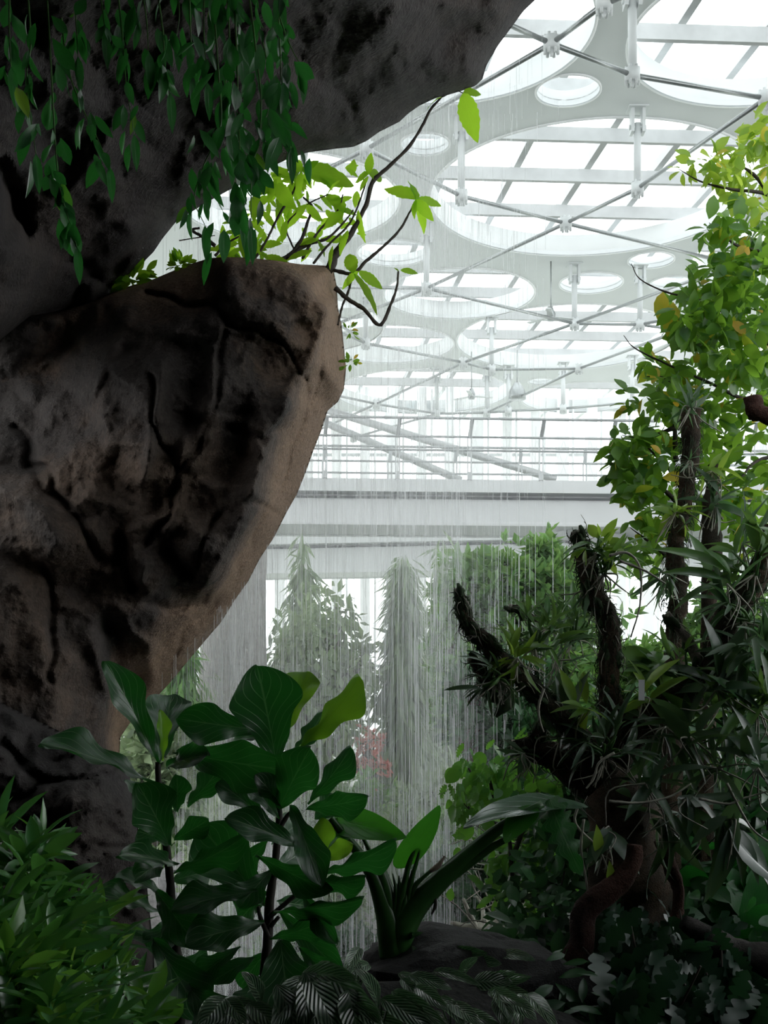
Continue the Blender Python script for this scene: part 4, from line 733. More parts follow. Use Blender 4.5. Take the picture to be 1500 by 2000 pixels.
def region(regs, T, size, mat, parent, name='foliage', asp=1., dz=-.3, frac=1.):
    bd = B()
    for pl, n, d0, d1 in regs:
        xs = [p[0] for p in pl]; ys = [p[1] for p in pl]; k = 0; out = []
        while k < n*frac:
            x_ = rg.uniform(min(xs), max(xs)); y_ = rg.uniform(min(ys), max(ys))
            if inpoly(np.array([x_]), np.array([y_]), pl)[0]: out.append(P(x_, y_, rg.uniform(d0, d1))); k += 1
        out = np.array(out); m = len(out); out = np.repeat(out, 4, 0)+0; d = U(rnd(rg, m*4)+[0, 0, dz]); out = out+d*.02
        scatter(bd, T, out, d, rnd(rg, m*4, .7)+[0, -.4, 1], size*(.55+.6*rg.random(m*4)), asp*(.9+.4*rg.random(m*4)))
    return bd.build(name, mat, parent)
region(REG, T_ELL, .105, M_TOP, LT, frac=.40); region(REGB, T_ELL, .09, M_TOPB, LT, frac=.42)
hb = B()
for l_ in ([(1390, 415), (1395, 380)], [(1428, 400), (1440, 375)], [(1445, 420), (1448, 380)], [(1290, 610), (1295, 570)], [(1310, 640), (1315, 590)]):
    e_ = P(*l_[0], 6.0); s_ = P(*l_[1], 6.0); scatter(hb, T_ELL, [s_], [e_-s_], [[.3, -1, .2]], np.linalg.norm(e_-s_)*1.3, 1.3)
hb.build('hanging_leaves', M_TOP, LT)
B().tube(pts([(1560, 840, 5.6), (1500, 815, 5.6), (1475, 800, 5.6), (1470, 775, 5.6)], 5.6), [.035, .035, .045, .04], 14, 24, .25, 8).build('cut_limb', M_BARKR, LT)
# ---------------------------------------------------------------- lime leaved shrub growing on the boulder
M_LIME = leafmat('lime_leaf', (.10, .27, .015), (.17, .38, .02), .72, (.58, .98, .05), .4, .3, vein=True, vcol=(.35, .5, .06), vamt=.3)
LB = thing('boulder_shrub', P(640, 518, 7.7), 'straggly shrub with big lime green leaves on bare branches atop the boulder', 'shrub'); tb = B()
for l_, r_ in [([(640, 530), (660, 490), (690, 450), (715, 400), (728, 355), (760, 325), (800, 285), (825, 245), (840, 215), (862, 190)], [.03, .016, .013, .01, .006]), ([(540, 512), (570, 495), (590, 465), (602, 430), (610, 405), (592, 385)], [.018, .01, .006]),
        ([(560, 505), (600, 478), (640, 465), (675, 430), (690, 410)], [.016, .008, .004]), ([(495, 510), (520, 470), (545, 420), (570, 380), (590, 330)], [.008, .007, .005]), ([(612, 515), (640, 480), (680, 440), (700, 400), (718, 345)], [.008, .006, .005]),
        ([(652, 528), (690, 534), (715, 510), (745, 485), (780, 450), (800, 415), (812, 395)], [.012, .009, .005]), ([(655, 562), (680, 585), (710, 603), (742, 635), (765, 590), (775, 560), (778, 530)], [.015, .011, .006]), ([(690, 534), (680, 570), (668, 600), (660, 635)], [.008, .006]),
        ([(420, 500), (440, 478), (470, 460), (490, 450)], [.009, .006, .004]), ([(420, 480), (400, 465), (375, 450), (390, 445)], [.012, .01, .006]), ([(350, 470), (380, 465), (420, 460)], [.004, .003]), ([(862, 190), (890, 178), (905, 182)], [.004, .003]), ([(575, 490), (560, 440), (600, 400), (640, 380)], [.006, .004]),
        ([(590, 505), (620, 455), (660, 410), (670, 380)], [.009, .006, .004])]: tb.tube(pts(l_, 7.6), r_, 8, 40, .3, 2)
tb.build('branches', M_TWIG, LB); lb = B(); rg = np.random.default_rng(41)
for bx_, by_, tx, ty, wd in [(590, 335, 695, 345, 1.0), (590, 335, 560, 305, .9), (590, 335, 620, 310, .9), (590, 335, 575, 385, 1.), (720, 340, 722, 300, 1.1), (720, 340, 755, 345, .9), (720, 340, 690, 350, 1.3), (720, 345, 700, 370, .8), (812, 390, 752, 352, .9), (812, 390, 808, 345, .8), (812, 390, 868, 395, .6),
        (812, 390, 835, 445, .8), (812, 390, 842, 425, .9), (812, 390, 805, 420, .7), (672, 415, 640, 365, .8), (672, 415, 630, 440, 1.1), (672, 415, 700, 410, .9), (700, 410, 705, 475, .6), (905, 182, 925, 262, .9), (905, 182, 942, 176, 1.), (862, 190, 830, 205, .7), (690, 534, 680, 485, .8), (690, 534, 745, 600, .6),
        (700, 530, 748, 560, .8), (700, 530, 665, 560, .8), (778, 530, 770, 520, .8), (782, 528, 818, 530, .7), (500, 380, 540, 350, .9), (500, 380, 495, 420, .8), (540, 350, 520, 395, .8), (540, 360, 565, 400, .9), (470, 455, 440, 450, .8), (470, 455, 475, 500, .5), (445, 450, 440, 480, .6), (490, 445, 500, 490, .5), (600, 400, 555, 440, .8), (620, 470, 575, 470, .9),
        (620, 470, 640, 500, .6), (650, 480, 640, 520, .5), (610, 490, 560, 500, .7), (680, 450, 660, 490, .7), (640, 380, 655, 350, .8), (600, 400, 625, 430, .8), (560, 430, 548, 470, .8), (520, 500, 560, 512, .6)]:
    a_ = P(bx_, by_, 7.55); e_ = P(tx, ty, 7.55+rg.uniform(-.15, .15)); l_ = np.linalg.norm(e_-a_); scatter(lb, T_TOOTH, [a_], [e_-a_], [[rg.normal(0, .5), -1, rg.normal(.3, .4)]], l_*1.05, wd*1.25)
for q_ in range(120):
    x_, y_ = [(rg.uniform(520, 700), rg.uniform(315, 490)), (rg.uniform(500, 600), rg.uniform(330, 420)), (rg.uniform(430, 520), rg.uniform(430, 500))][q_ % 3]; scatter(lb, T_TOOTH, [P(x_, y_, rg.uniform(7.6, 8.2))], rnd(rg, 1)*[1, .5, 1]+[0, 0, -.3], [[rg.normal(0, .6), -1, .4]], rg.uniform(.06, .15), rg.uniform(.8, 1.4))
lb.build('leaves', M_LIME, LB)
for q_, (x_, y_, s_, lab) in enumerate([(683, 645, 16, 'upper of two tiny green tufts sprouting from the right edge of the boulder'), (685, 708, 16, 'lower of two tiny green tufts sprouting from the right edge of the boulder'), (260, 545, 40, 'bright little bush showing in the far notch between the rocks'), (350, 520, 22, 'tiny weed with dark stems on top of the boulder')]):
    rg = np.random.default_rng(60+q_); b_ = B(); n_ = 50 if s_ > 20 else 16; dd = 7.75; c_ = P(x_, y_, dd); dr = rnd(rg, n_); scatter(b_, T_ELL, c_+dr*.3*s_/F*dd, dr, rnd(rg, n_)+[0, -.6, .6], s_/F*dd*(.6+.5*rg.random(n_))); tag(b_.build('sprout_plant', M_LIME if s_ > 20 else M_TOP), lab, 'plant')
# ---------------------------------------------------------------- vines hanging in front of the overhang
M_VINE = leafmat('vine_leaf', (.01, .055, .022), (.05, .13, .06), .3, (.06, .42, .05), .3, .6, vein=True, vcol=(.06, .16, .06), vamt=.3, odd=(.03, (.3, .5, .03)))
VL = [([(88, -60), (98, 100), (106, 250), (112, 330), (120, 380), (150, 482)], 'long thin vine near the left border, its tip the lowest at that side'), ([(112, -60), (130, 120), (165, 220), (190, 270), (214, 325)], 'vine with pale grey leaves crossing right of the leftmost long vine'),
      ([(50, -60), (60, 80), (52, 160), (70, 300)], 'leftmost vine, short with dark leaves'), ([(225, -60), (238, 60), (246, 160), (262, 262)], 'vine ending in one slim leaf left of the middle of the overhang'), ([(190, -60), (200, 20), (205, 60)], 'short vine tip with one big pale round leaf at the top'),
      ([(300, -60), (318, 60), (322, 130), (332, 180)], 'vine with a pair of pointed leaves at its tip, in the middle'), ([(368, -60), (372, 60), (376, 150)], 'short vine right of the paired leaf tip'), ([(412, -60), (425, 120), (432, 230), (418, 280), (395, 330), (380, 390), (400, 440)], 'vine bending left and reaching the notch of the rocks'),
      ([(455, -60), (462, 100), (466, 230), (470, 330), (475, 420)], 'longest dense vine hanging before the lime green shrub'), ([(490, -60), (505, 40), (522, 120), (540, 170), (560, 215), (568, 290)], 'rightmost vine with a slim bright leaf standing off to the right'), ([(480, -60), (500, 100), (510, 200), (505, 280), (492, 330), (490, 440)], 'vine with white flower buds hanging between the dense vine and the rightmost one'),
      ([(440, -60), (448, 80), (440, 180), (450, 290)], 'thick leafy vine in the darkest part of the curtain'), ([(520, -60), (548, 40), (572, 100), (590, 130)], 'upper right vine with narrow leaves along its outer side'), ([(270, -60), (285, 30), (290, 100)], 'short vine hanging from the top left of the middle'), ([(140, -60), (148, 40), (152, 110)], 'short dark vine between the two long left vines'),
      ([(400, -60), (398, 60), (405, 160)], 'short vine with yellowish small leaf at the end'), ([(20, -60), (18, 60), (22, 130)], 'vine stub in the top left corner'), ([(340, -60), (350, 20), (345, 70)], 'short vine above the paired leaf tip'), ([(538, -60), (545, 60), (548, 150), (540, 220)], 'narrow vine just left of the rightmost one')]
for q_, (l_, lab) in enumerate(VL):
    rg = np.random.default_rng(300+q_); d_ = 4.25+.25*math.sin(q_*2.3); c_ = spline(pts(l_, d_), 80); ln = np.linalg.norm(np.diff(c_, axis=0), axis=1).sum(); n_ = int(ln*(40 if l_[0][0] > 400 else 30))
    t = thing('hanging_vine', c_[0], lab, 'vine', 'vines hanging over the rock'); B().tube(c_, [.004, .0015], 5).build('stem', M_ORCH, t)
    bd = B(); k_ = rg.integers(4, 80, n_); p_ = c_[k_]+rnd(rg, n_, .028 if l_[0][0] > 400 else .018); dr = rnd(rg, n_, .42)*[1, .7, .4]+[0, 0, -1]
    scatter(bd, T_LAN if q_ % 4 else T_OBO, p_, dr, rnd(rg, n_, .55)+[0, -1, .2], .105*(.5+.65*rg.random(n_)), 1.15*(.8+.5*rg.random(n_)))
    scatter(bd, T_LAN, [c_[-1]], [[.1, 0, -1]], [[.3, -1, 0]], .12, .9); bd.build('leaves', M_VINE, t)
M_PALE = plain('white_bud', (.75, .78, .76), .5)
for x_, y_ in ((488, 440), (476, 385)):
    b_ = B(); scatter(b_, T_OBO, [P(x_, y_-14, 4.2)], [[0, 0, -1]], [[.2, -1, 0]], .055, 1.0); tag(b_.build('vine_flower', M_PALE), 'drooping white vine flower, the %s of the two before the lime leaves' % ('lower' if y_ > 400 else 'upper'), 'flower', 'white vine flowers')
# ---------------------------------------------------------------- fiddle leaf figs
M_FIG = leafmat('fiddle_leaf', (.012, .05, .02), (.03, .085, .035), .22, (.05, .42, .04), .32, .6, vein=True, vcol=(.2, .3, .16), vamt=.8, nv=6.0)
M_FIGL = leafmat('young_fiddle_leaf', (.07, .20, .02), (.10, .25, .03), .5, (.35, .75, .03), .35, .5, vein=True, vcol=(.04, .12, .02), vamt=.5, nv=6.0)
M_STALK = plain('green_stalk', (.025, .09, .018), .35, 0, .3, 12)
M_FSTEM = plain('dark_fig_stem', (.03, .026, .02), .8, 0, .4, 30)
def leafpart(parent, T, a, e, wpx, mat, roll=0., tilt=.25, name='leaf', nat=.92, jit=0., lab=None):
    """blade from base a to tip e (px, py, depth); wpx = blade width in the photo; roll turns it round its own axis"""
    A_ = P(*a); E_ = P(*e); dr = E_-A_; l_ = np.linalg.norm(dr); dr = dr/l_; vw = U((A_+E_)/2-np.array([0, 0, EYE]))
    n0 = U(-vw+dr*np.dot(vw, dr)); s_ = np.cross(dr, n0); n_ = U(n0*math.cos(roll)+s_*math.sin(roll)+np.array([0, 0, tilt]))
    wd = (wpx/F*(a[2]+e[2])/2)/(l_*nat*max(abs(math.cos(roll)), .35)); b_ = B(); scatter(b_, T, [A_], [dr], [n_], l_*1.03, wd)
    o = b_.build(name, mat, parent)
    md = o.modifiers.new('s', 'SUBSURF'); md.levels = 1; md.render_levels = 1
    if lab: o['label'] = lab
    return o
LF = thing('fiddle_leaf_fig', P(345, 2040, 3.7), 'left fiddle leaf fig, the darker one growing against the rock', 'plant')
RF = thing('fiddle_leaf_fig', P(510, 2040, 3.6), 'right fiddle leaf fig, with the broad upright leaf and a lime leaf on top', 'plant')
B().tube(pts([(348, 2050), (352, 1950), (345, 1850), (335, 1760), (328, 1680), (318, 1600), (310, 1530), (308, 1488)], 3.75), [.018, .014, .012, .008], 10, 40, .15, 2).build('stem', M_FSTEM, LF)
B().tube(pts([(500, 2050), (512, 1950), (522, 1850), (527, 1760), (537, 1690), (545, 1600), (543, 1500), (545, 1450)], 3.6), [.018, .014, .011, .007], 10, 40, .15, 3).build('stem', M_FSTEM, RF)
for l_ in ([(526, 1790), (545, 1775), (580, 1745), (603, 1722), (622, 1690)], [(524, 1830), (508, 1790), (505, 1770)], [(545, 1620), (560, 1595), (572, 1582)], [(528, 1810), (545, 1790)]): B().tube(pts(l_, 3.58), [.008, .005], 8, 16, .15, 4).build('branch', M_FSTEM, RF)
W = M_FIG; Y = M_FIGL
FL = [ # plant, base, tip, width, roll, material
 (LF, (308, 1492, 3.75), (228, 1300, 3.62), 66, .35, W), (LF, (312, 1492, 3.8), (335, 1338, 4.0), 84, -.1, W), (LF, (317, 1486, 3.72), (322, 1392, 3.7), 26, .5, Y), (LF, (302, 1535, 3.7), (113, 1424, 3.5), 52, 1.0, W), (LF, (325, 1500, 3.7), (378, 1462, 3.5), 42, -.9, W),
 (LF, (345, 1468, 3.7), (522, 1508, 3.4), 84, .5, W), (LF, (365, 1572, 3.75), (452, 1496, 3.6), 55, .9, W), (LF, (330, 1650, 3.7), (290, 1552, 3.5), 95, .2, W), (LF, (285, 1585, 3.7), (255, 1520, 3.7), 24, .9, W), (LF, (340, 1700, 3.7), (462, 1668, 3.5), 40, 1.0, W),
 (LF, (345, 1690, 3.7), (272, 1658, 3.4), 46, .5, W), (LF, (345, 1585, 3.7), (350, 1528, 3.6), 46, .3, W), (LF, (315, 1785, 3.7), (212, 1730, 3.5), 44, .8, W), (LF, (325, 1748, 3.7), (240, 1702, 3.6), 34, .9, W), (LF, (305, 1740, 3.6), (368, 1826, 3.4), 72, .2, W),
 (LF, (298, 1832, 3.6), (390, 1965, 3.4), 96, -.2, W), (LF, (350, 1900, 3.6), (285, 1950, 3.4), 58, .3, W), (LF, (365, 1925, 3.5), (432, 1996, 3.3), 80, .1, W), (LF, (340, 1640, 3.75), (400, 1608, 3.7), 46, .4, W), (LF, (320, 1680, 3.7), (280, 1700, 3.5), 50, .3, W),
 (LF, (338, 1790, 3.7), (300, 1850, 3.6), 60, .2, W), (LF, (345, 1840, 3.7), (245, 1815, 3.6), 36, .8, W),
 (RF, (540, 1492, 3.55), (512, 1322, 3.4), 134, .1, W), (RF, (560, 1430, 3.75), (596, 1302, 3.85), 70, -.2, Y), (RF, (548, 1400, 3.8), (518, 1290, 3.9), 52, .5, W), (RF, (575, 1465, 3.6), (712, 1352, 3.5), 50, 1.05, Y), (RF, (572, 1470, 3.65), (640, 1405, 3.6), 40, 1.2, W),
 (RF, (505, 1425, 3.6), (365, 1410, 3.45), 74, -.4, W), (RF, (525, 1440, 3.7), (430, 1442, 3.8), 30, .9, W), (RF, (545, 1580, 3.5), (590, 1480, 3.35), 92, -.1, W), (RF, (595, 1500, 3.75), (575, 1462, 3.9), 44, .1, W), (RF, (600, 1568, 3.6), (688, 1482, 3.5), 44, .8, W), (RF, (552, 1575, 3.5), (512, 1520, 3.4), 46, .2, W),
 (RF, (566, 1572, 3.5), (626, 1700, 3.3), 62, -.3, W), (RF, (600, 1578, 3.55), (698, 1572, 3.4), 46, .7, W), (RF, (615, 1600, 3.6), (660, 1560, 3.6), 60, .2, W), (RF, (622, 1690, 3.5), (634, 1608, 3.45), 44, .2, Y), (RF, (622, 1688, 3.5), (678, 1648, 3.45), 40, -.4, Y),
 (RF, (625, 1706, 3.5), (758, 1676, 3.3), 36, 1.0, W), (RF, (608, 1722, 3.5), (690, 1736, 3.3), 26, 1.1, W), (RF, (535, 1778, 3.5), (684, 1784, 3.3), 30, 1.0, W), (RF, (588, 1738, 3.5), (643, 1828, 3.35), 42, .3, W), (RF, (528, 1832, 3.5), (630, 1812, 3.4), 36, .8, W),
 (RF, (545, 1778, 3.6), (655, 1892, 3.5), 58, .3, W), (RF, (548, 1835, 3.4), (562, 1966, 3.2), 136, .1, W), (RF, (585, 1850, 3.5), (652, 1918, 3.4), 52, .4, W), (RF, (515, 1802, 3.5), (378, 1826, 3.35), 82, .3, W), (RF, (505, 1740, 3.5), (345, 1758, 3.4), 66, .5, W), (RF, (520, 1770, 3.7), (395, 1618, 3.7), 120, -.2, W),
 (RF, (592, 1655, 3.4), (460, 1592, 3.3), 66, .2, W), (RF, (522, 1602, 3.6), (432, 1522, 3.6), 60, .3, W), (RF, (545, 1600, 3.55), (492, 1526, 3.55), 44, .2, W), (RF, (470, 1850, 3.55), (378, 1906, 3.5), 50, .3, W), (RF, (500, 1870, 3.55), (415, 1908, 3.5), 50, .4, W), (RF, (540, 1695, 3.8), (604, 1656, 3.9), 62, .1, W),
 (RF, (503, 1670, 3.5), (622, 1742, 3.35), 46, .7, W), (RF, (525, 1640, 3.75), (468, 1700, 3.8), 50, .1, W), (RF, (520, 1900, 3.6), (480, 1975, 3.5), 70, .2, W), (RF, (540, 1905, 3.55), (610, 1975, 3.5), 60, .3, W), (RF, (530, 1700, 3.6), (470, 1760, 3.5), 60, .3, W),
 (LF, (335, 1720, 3.8), (410, 1700, 3.85), 60, .2, W), (LF, (330, 1780, 3.8), (400, 1790, 3.9), 64, .2, W), (RF, (525, 1740, 3.8), (455, 1800, 3.9), 66, .1, W), (RF, (520, 1860, 3.75), (460, 1930, 3.8), 70, .1, W), (LF, (345, 1880, 3.8), (410, 1890, 3.85), 66, .1, W), (RF, (530, 1650, 3.8), (590, 1600, 3.9), 60, .1, W), (RF, (540, 1760, 3.8), (610, 1770, 3.9), 60, .2, W), (LF, (315, 1640, 3.8), (270, 1620, 3.8), 60, .2, W)]
for pl_, a_, e_, w_, r_, m_ in FL: leafpart(pl_, T_FID, a_, e_, w_*1.12, m_, r_, lab='lime green leaf' if m_ is Y and a_[0] == 560 else None)
# ---------------------------------------------------------------- elephant ear
M_ALO = leafmat('elephant_ear_leaf', (.02, .11, .02), (.04, .16, .03), .45, (.12, .62, .03), .33, .5, vein=True, vcol=(.02, .07, .02), vamt=.5, nv=5)
M_ALOG = leafmat('glossy_elephant_leaf', (.05, .10, .06), (.07, .13, .08), .1, (.1, .3, .05), .22, .8, vein=True, vcol=(.02, .05, .02), vamt=.5, nv=5)
EE = thing('elephant_ear', P(778, 1945, 4.4), 'elephant ear plant with thick green stalks spreading in a V from a brown stump', 'plant')
B().tube(pts([(785, 1950), (778, 1905), (768, 1868), (768, 1840)], 4.4), [.052, .048, .042, .036], 20, 30, .14, 6).build('stump', M_BARKR, EE)
for l_, r_ in [([(768, 1870), (764, 1820), (752, 1775), (730, 1715), (700, 1665), (645, 1598)], [.05, .052, .038, .026, .02, .013]), ([(778, 1850), (762, 1790), (755, 1740), (742, 1700), (725, 1668), (688, 1592)], [.04, .034, .028, .020, .009, .006]),
               ([(775, 1860), (785, 1815), (815, 1765), (870, 1710), (930, 1655), (985, 1612), (1060, 1570)], [.045, .054, .046, .036, .026, .02, .014]), ([(790, 1810), (830, 1745), (900, 1695), (960, 1655), (1010, 1628)], [.03, .034, .024, .014, .010])]:
    B().tube(pts(l_, 4.4), r_, 16, 40).build('stalk', M_STALK, EE)
for l_, r_ in [([(775, 1800), (785, 1750), (798, 1690), (812, 1655)], [.02, .012, .005]), ([(782, 1790), (790, 1760), (795, 1735)], [.02, .016, .004]), ([(790, 1800), (803, 1720), (815, 1680), (820, 1655)], [.014, .008, .004]), ([(770, 1790), (773, 1740), (767, 1706)], [.014, .008, .002]), ([(778, 1790), (780, 1740), (779, 1710)], [.014, .01, .002])]:
    B().tube(pts(l_, 4.38), r_, 8, 16).build('shoot', M_STALK, EE)
fs = B().tube(pts([(800, 1780), (808, 1735), (825, 1715), (845, 1698)], 4.38), [.012, .006], 8, 16).build('flower_stalk', M_STALK, EE)
B().tube(pts([(840, 1702), (852, 1694), (858, 1688), (869, 1672)], 4.38), [.007, .011, .009, .003], 8, 12).build('withered_flower', plain('dry_tan', (.28, .22, .18), .8, 0, .3, 30), EE)
B().tube(pts([(851, 1752), (850, 1770), (843, 1786)], 4.38), [.004, .007, .003], 6, 8).build('dried_sheath', M_FSTEM, EE)
leafpart(EE, T_BROAD, (640, 1600, 4.5), (752, 1612, 4.2), 62, M_ALO, -.3, .1, nat=.72); leafpart(EE, T_BROAD, (690, 1600, 4.5), (640, 1640, 4.3), 50, M_ALO, .3, nat=.72)
leafpart(EE, T_BROAD, (772, 1694, 4.4), (860, 1598, 4.3), 46, M_ALO, .6, nat=.72); leafpart(EE, T_BROAD, (1150, 1580, 4.6), (938, 1540, 4.25), 34, M_ALOG, 1.2, .6, nat=.72); leafpart(EE, T_LOBE, (1075, 1560, 4.5), (1095, 1650, 4.15), 90, M_FIG, .5, nat=.6)
leafpart(EE, T_BROAD, (1045, 1575, 4.4), (985, 1625, 4.3), 46, M_ALO, .7, nat=.72)
# ---------------------------------------------------------------- round leaved shrub beside the long stalks
M_HIB = leafmat('hibiscus_leaf', (.02, .10, .025), (.07, .22, .05), .38, (.3, .7, .07), .35)
HB = thing('leafy_shrub', P(1010, 1800, 6.3), 'shrub with broad bright green leaves hanging behind the big grey elephant ear leaf', 'shrub'); tb = B()
for l_ in ([(1010, 1800), (1000, 1700), (990, 1620), (950, 1560), (915, 1500)], [(990, 1620), (930, 1590), (900, 1560)], [(1000, 1640), (960, 1540), (965, 1490)], [(1000, 1680), (1040, 1560), (1030, 1500)]): tb.tube(pts(l_, 6.3), [.014, .005], 6, 20)
tb.build('branches', M_TWIG, HB); rg = np.random.default_rng(51); bd = B()
for k_ in range(230):
    x_ = rg.choice([rg.normal(930, 28), rg.normal(990, 30), rg.normal(920, 22), rg.normal(1060, 40)]); y_ = rg.normal(1530, 32) if x_ > 950 else rg.normal(1555, 38)
    scatter(bd, T_LOBE if k_ % 2 else T_BROAD, [P(x_, y_-15, rg.uniform(5.9, 6.8))], [[rg.normal(0, .7), rg.normal(0, .5), -.8]], [[rg.normal(0, .8), -1, rg.uniform(0, 1.5)]], rg.uniform(.05, .12), rg.uniform(.7, 1.2))
bd.build('foliage', M_HIB, HB)
# ---------------------------------------------------------------- lower right thicket
M_BIGL = leafmat('emerald_leaf', (.012, .07, .02), (.03, .13, .035), .28, (.06, .5, .05), .35, vein=True, vcol=(.03, .12, .03), vamt=.4)
M_RFERN = leafmat('rough_fern_leaf', (.006, .025, .014), (.022, .055, .034), .15, (.06, .2, .06), .4)
rg = np.random.default_rng(61)
for q_, (x_, y_, d_, n_, sp, sz, T_, m_, lab) in enumerate([
    (1440, 1740, 5.6, 70, 70, .22, T_BROAD, M_BIGL, 'plant with large emerald leaves glowing behind the grey log'), (1360, 1700, 6.0, 50, 60, .20, T_BROAD, M_BIGL, 'large leaved plant between the dark trunk and the emerald leaves'), (1480, 1900, 5.0, 60, 70, .18, T_BROAD, M_BIGL, 'broad leaved plant under the grey log at the right border'),
    (1200, 1830, 4.7, 34, 60, .22, T_LOBE, M_RFERN, 'fern with ragged grey green fronds just right of the red trunk'), (1250, 1930, 4.4, 34, 60, .22, T_LOBE, M_RFERN, 'fern with ragged fronds at the bottom edge below the dark trunk'), (1340, 1870, 4.6, 44, 65, .24, T_LOBE, M_RFERN, 'fern with hanging oak like fronds left of the grey log'),
    (1300, 1960, 4.2, 30, 70, .22, T_LOBE, M_RFERN, 'ragged fern at the bottom edge, left of the lower right corner'), (1420, 1960, 4.3, 40, 70, .22, T_LOBE, M_RFERN, 'ragged fern in the lower right corner'), (1150, 1960, 4.4, 50, 60, .14, T_LAN, M_FARD, 'dark bush at the bottom edge right of the red trunk'),
    (1070, 1880, 5.0, 60, 55, .13, T_ELL, M_FARD, 'dark green bush behind the foot of the red trunk'), (1090, 1740, 6.0, 120, 70, .10, T_ELL, M_FARD, 'bush with small lit leaves left of the red trunk bend'), (1035, 1690, 6.6, 120, 60, .10, T_ELL, M_HIB, 'light dappled bush between the long stalks and the red trunk'),
    (1300, 1770, 5.6, 70, 60, .14, T_ELL, M_BIGL, 'leafy plant in the dark behind the upright red stem'), (1010, 1860, 5.6, 60, 60, .10, T_ELL, M_FARD, 'low dark bush behind the black rock'), (1250, 1640, 6.2, 120, 90, .15, T_ELL, M_FARD, 'dark leafy bush directly behind the orchid tree trunk'),
    (1400, 1580, 6.0, 160, 100, .17, T_LAN, M_FARD, 'dark leafy bush behind the drooping grey orchid leaves'), (1320, 1500, 6.3, 160, 100, .17, T_LAN, M_FARD, 'dark leafy bush behind the fork, below the right limb'), (1150, 1560, 6.4, 140, 70, .13, T_ELL, M_FARD, 'dark bush behind the horizontal stub'), (1480, 1480, 6.2, 140, 90, .17, T_LAN, M_FARD, 'dark bush at the right border behind the pointed leaved orchids')]):
    c0 = P(x_, y_, d_); t = thing('fern' if T_ is T_LOBE else 'shrub', [c0[0], d_, terrain(np.array(c0[0]), np.array(d_))], lab, 'fern' if T_ is T_LOBE else 'shrub', 'lower right thicket'); bd = B(); m = n_*3
    p_ = c0+rnd(rg, m)*np.array([sp*.75/F*d_, .18, sp*.75/F*d_]); dr = rnd(rg, m, .6)*[1, .6, .7]+([0, 0, -1.0] if T_ is T_LOBE else [0, -.15, -.2]); scatter(bd, T_, p_, dr, rnd(rg, m, .5)+[0, -.8, .8], sz*(.55+.6*rg.random(m)), .8+.4*rg.random(m))
    bd.build('fronds' if T_ is T_LOBE else 'foliage', m_, t); b_ = B(); g0 = np.array([c0[0], d_, float(terrain(np.array(c0[0]), np.array(d_)))-.05])
    for k_ in range(5): b_.tube([g0+rnd(rg, 1, .02)[0]*[1, 1, 0], (g0+c0)/2+rnd(rg, 1, .05)[0], c0+rnd(rg, 1, .1)[0]], [.008, .004], 5, 8)
    b_.build('stems', M_TWIG, t)
# ---------------------------------------------------------------- bush at the lower left
M_SCH = leafmat('bush_leaf', (.04, .17, .05), (.13, .32, .10), .25, (.2, .6, .08), .27, .8, odd=(.05, (.25, .45, .06)))
SB = thing('leafy_bush', P(60, 2080, 2.7), 'dense bush with glossy lance shaped leaves in the lower left corner', 'bush'); rg = np.random.default_rng(71); bd = B(); sb_ = B(); by = B()
pl = [(-60, 1600), (10, 1610), (60, 1650), (110, 1690), (170, 1745), (205, 1800), (215, 1860), (255, 1900), (285, 1960), (290, 2060), (-60, 2060)]
k_ = 0
while k_ < 92:
    x_ = rg.uniform(-60, 290); y_ = rg.uniform(1600, 2060)
    if not inpoly(np.array([x_]), np.array([y_]), pl)[0]: continue
    k_ += 1; top = np.interp(x_, [-60, 10, 110, 205, 285], [1600, 1610, 1690, 1800, 1960]); dd = 3.1-.75*min((y_-top)/300, 1)+rg.uniform(-.1, .1); c_ = P(x_, y_+12, dd); ax_ = U(rnd(rg, 1, .35)[0]+[.1, -.25, .9])
    n_ = 13; an = np.arange(n_)*2.4; e1 = U(np.cross(ax_, [0, 1, .1])); e2 = np.cross(ax_, e1); el = .15+.9*(np.arange(n_)/n_); dr = (e1[None]*np.cos(an)[:, None]+e2[None]*np.sin(an)[:, None])*np.cos(el)[:, None]+ax_[None]*np.sin(el)[:, None]
    scatter(bd if rg.random() > .1 else by, T_OBO if k_ % 2 else T_LAN, c_+dr*.006+ax_*(np.arange(n_)*.003)[:, None], dr, np.broadcast_to(ax_, (n_, 3))+rnd(rg, n_, .15), .115*(.6+.6*rg.random(n_)), .72)
    sb_.tube([c_, c_-ax_*.12-[0, 0, .1], c_-[0, -.1, .5]], [.003, .004], 5, 6)
bd.build('foliage', M_SCH, SB); by.build('young_leaves', leafmat('young_bush_leaf', (.06, .2, .03), (.12, .3, .05), .4, (.3, .7, .08), .3), SB); sb_.build('stems', M_TWIG, SB)
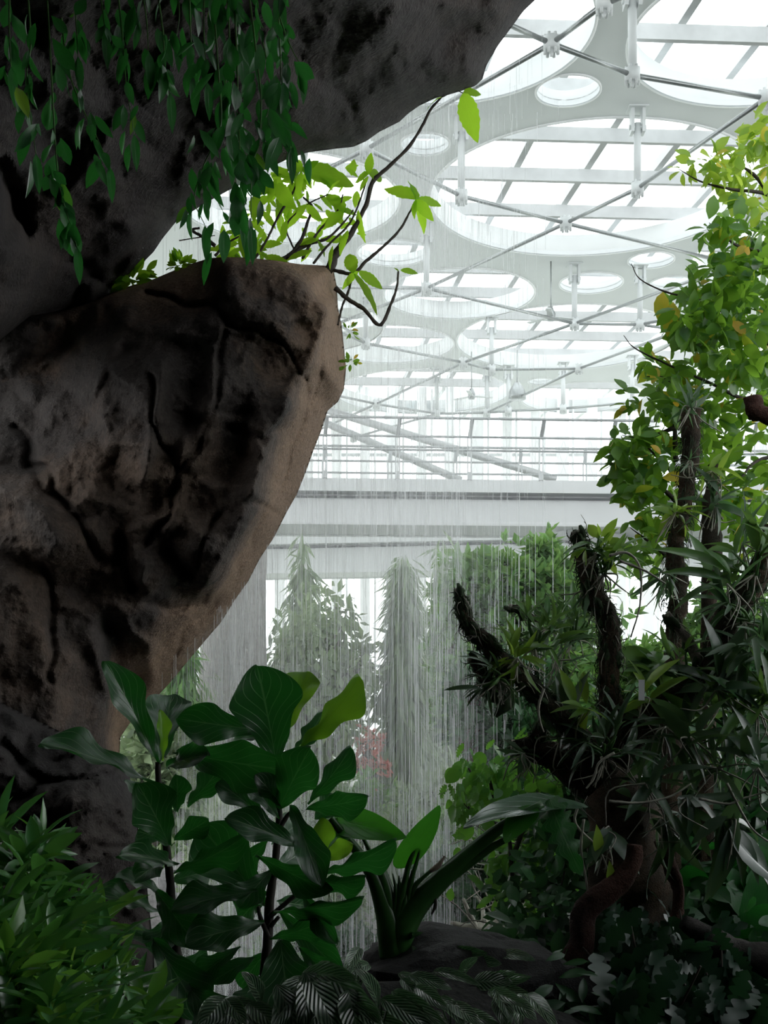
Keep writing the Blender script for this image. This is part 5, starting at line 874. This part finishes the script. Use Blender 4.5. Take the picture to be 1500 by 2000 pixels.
# ---------------------------------------------------------------- striped ground plants
M_CAL = leafmat('striped_leaf', (.10, .16, .10), (.15, .22, .13), .15, (.1, .3, .08), .25, .7, stripe=(.015, .05, .022), nv=9, slope=.35)
for q_, (a_, e_, w_, dd, lab) in enumerate([
    ((598, 1900), (668, 2010), 62, 2.9, 'big striped leaf plant at the bottom edge, right of the right fig'), ((680, 1935), (705, 2020), 60, 2.9, 'striped plant with two leaves at the bottom edge below the elephant ear'), ((660, 1910), (708, 1960), 46, 3.3, 'striped plant leaning right before the elephant ear stump'),
    ((745, 1950), (840, 1998), 44, 3.2, 'striped plant with long leaves pointing right below the stump'), ((800, 1905), (870, 1918), 30, 4.0, 'flat striped plant right of the stump'), ((905, 1880), (965, 1872), 34, 4.3, 'small silvery striped plant on top of the black rock'), ((925, 1918), (985, 1912), 36, 4.1, 'silvery striped plant on the front of the black rock'),
    ((640, 1925), (590, 1960), 50, 3.1, 'striped plant between the fig stem and the bottom edge'), ((880, 1960), (930, 1985), 36, 3.6, 'dark striped plant below the black rock at the bottom edge'), ((990, 1950), (1040, 1975), 36, 3.7, 'dark striped plant at the bottom edge left of the red trunk'), ((820, 1870), (850, 1862), 22, 4.4, 'tiny striped plant behind the black rock'),
    ((485, 1960), (540, 1995), 46, 3.0, 'striped plant at the bottom edge under the right fig'), ((440, 1950), (400, 1990), 50, 3.0, 'striped plant at the bottom edge between the two figs'), ((700, 1880), (672, 1905), 34, 3.9, 'striped plant peeping out above the others left of the stump')]):
    rg = np.random.default_rng(400+q_); b0 = P(a_[0], a_[1]+25, dd+.05); t = thing('striped_plant', b0, lab, 'plant', 'striped ground plants')
    for k_ in range(6):
        o1, o2 = (0, 0) if k_ == 0 else (rg.normal(0, 28), rg.normal(0, 14)); r_ = 0 if k_ == 0 else rg.normal(0, .9); vx, vy = e_[0]-a_[0], e_[1]-a_[1]; vx2 = vx*math.cos(r_)-vy*math.sin(r_)*.6; vy2 = vx*math.sin(r_)*.6+vy*math.cos(r_)
        A_ = (a_[0]+o1, a_[1]+o2, dd+.03*k_); leafpart(t, T_BROAD, A_, (A_[0]+vx2, A_[1]+vy2, dd-.1), w_*(.8 if k_ else 1), M_CAL, rg.normal(0, .3), .9, nat=.72)
        B().tube([b0-[0, 0, .05], P(*A_)], [.003, .002], 5, 6).build('stalk', M_STALK, t)
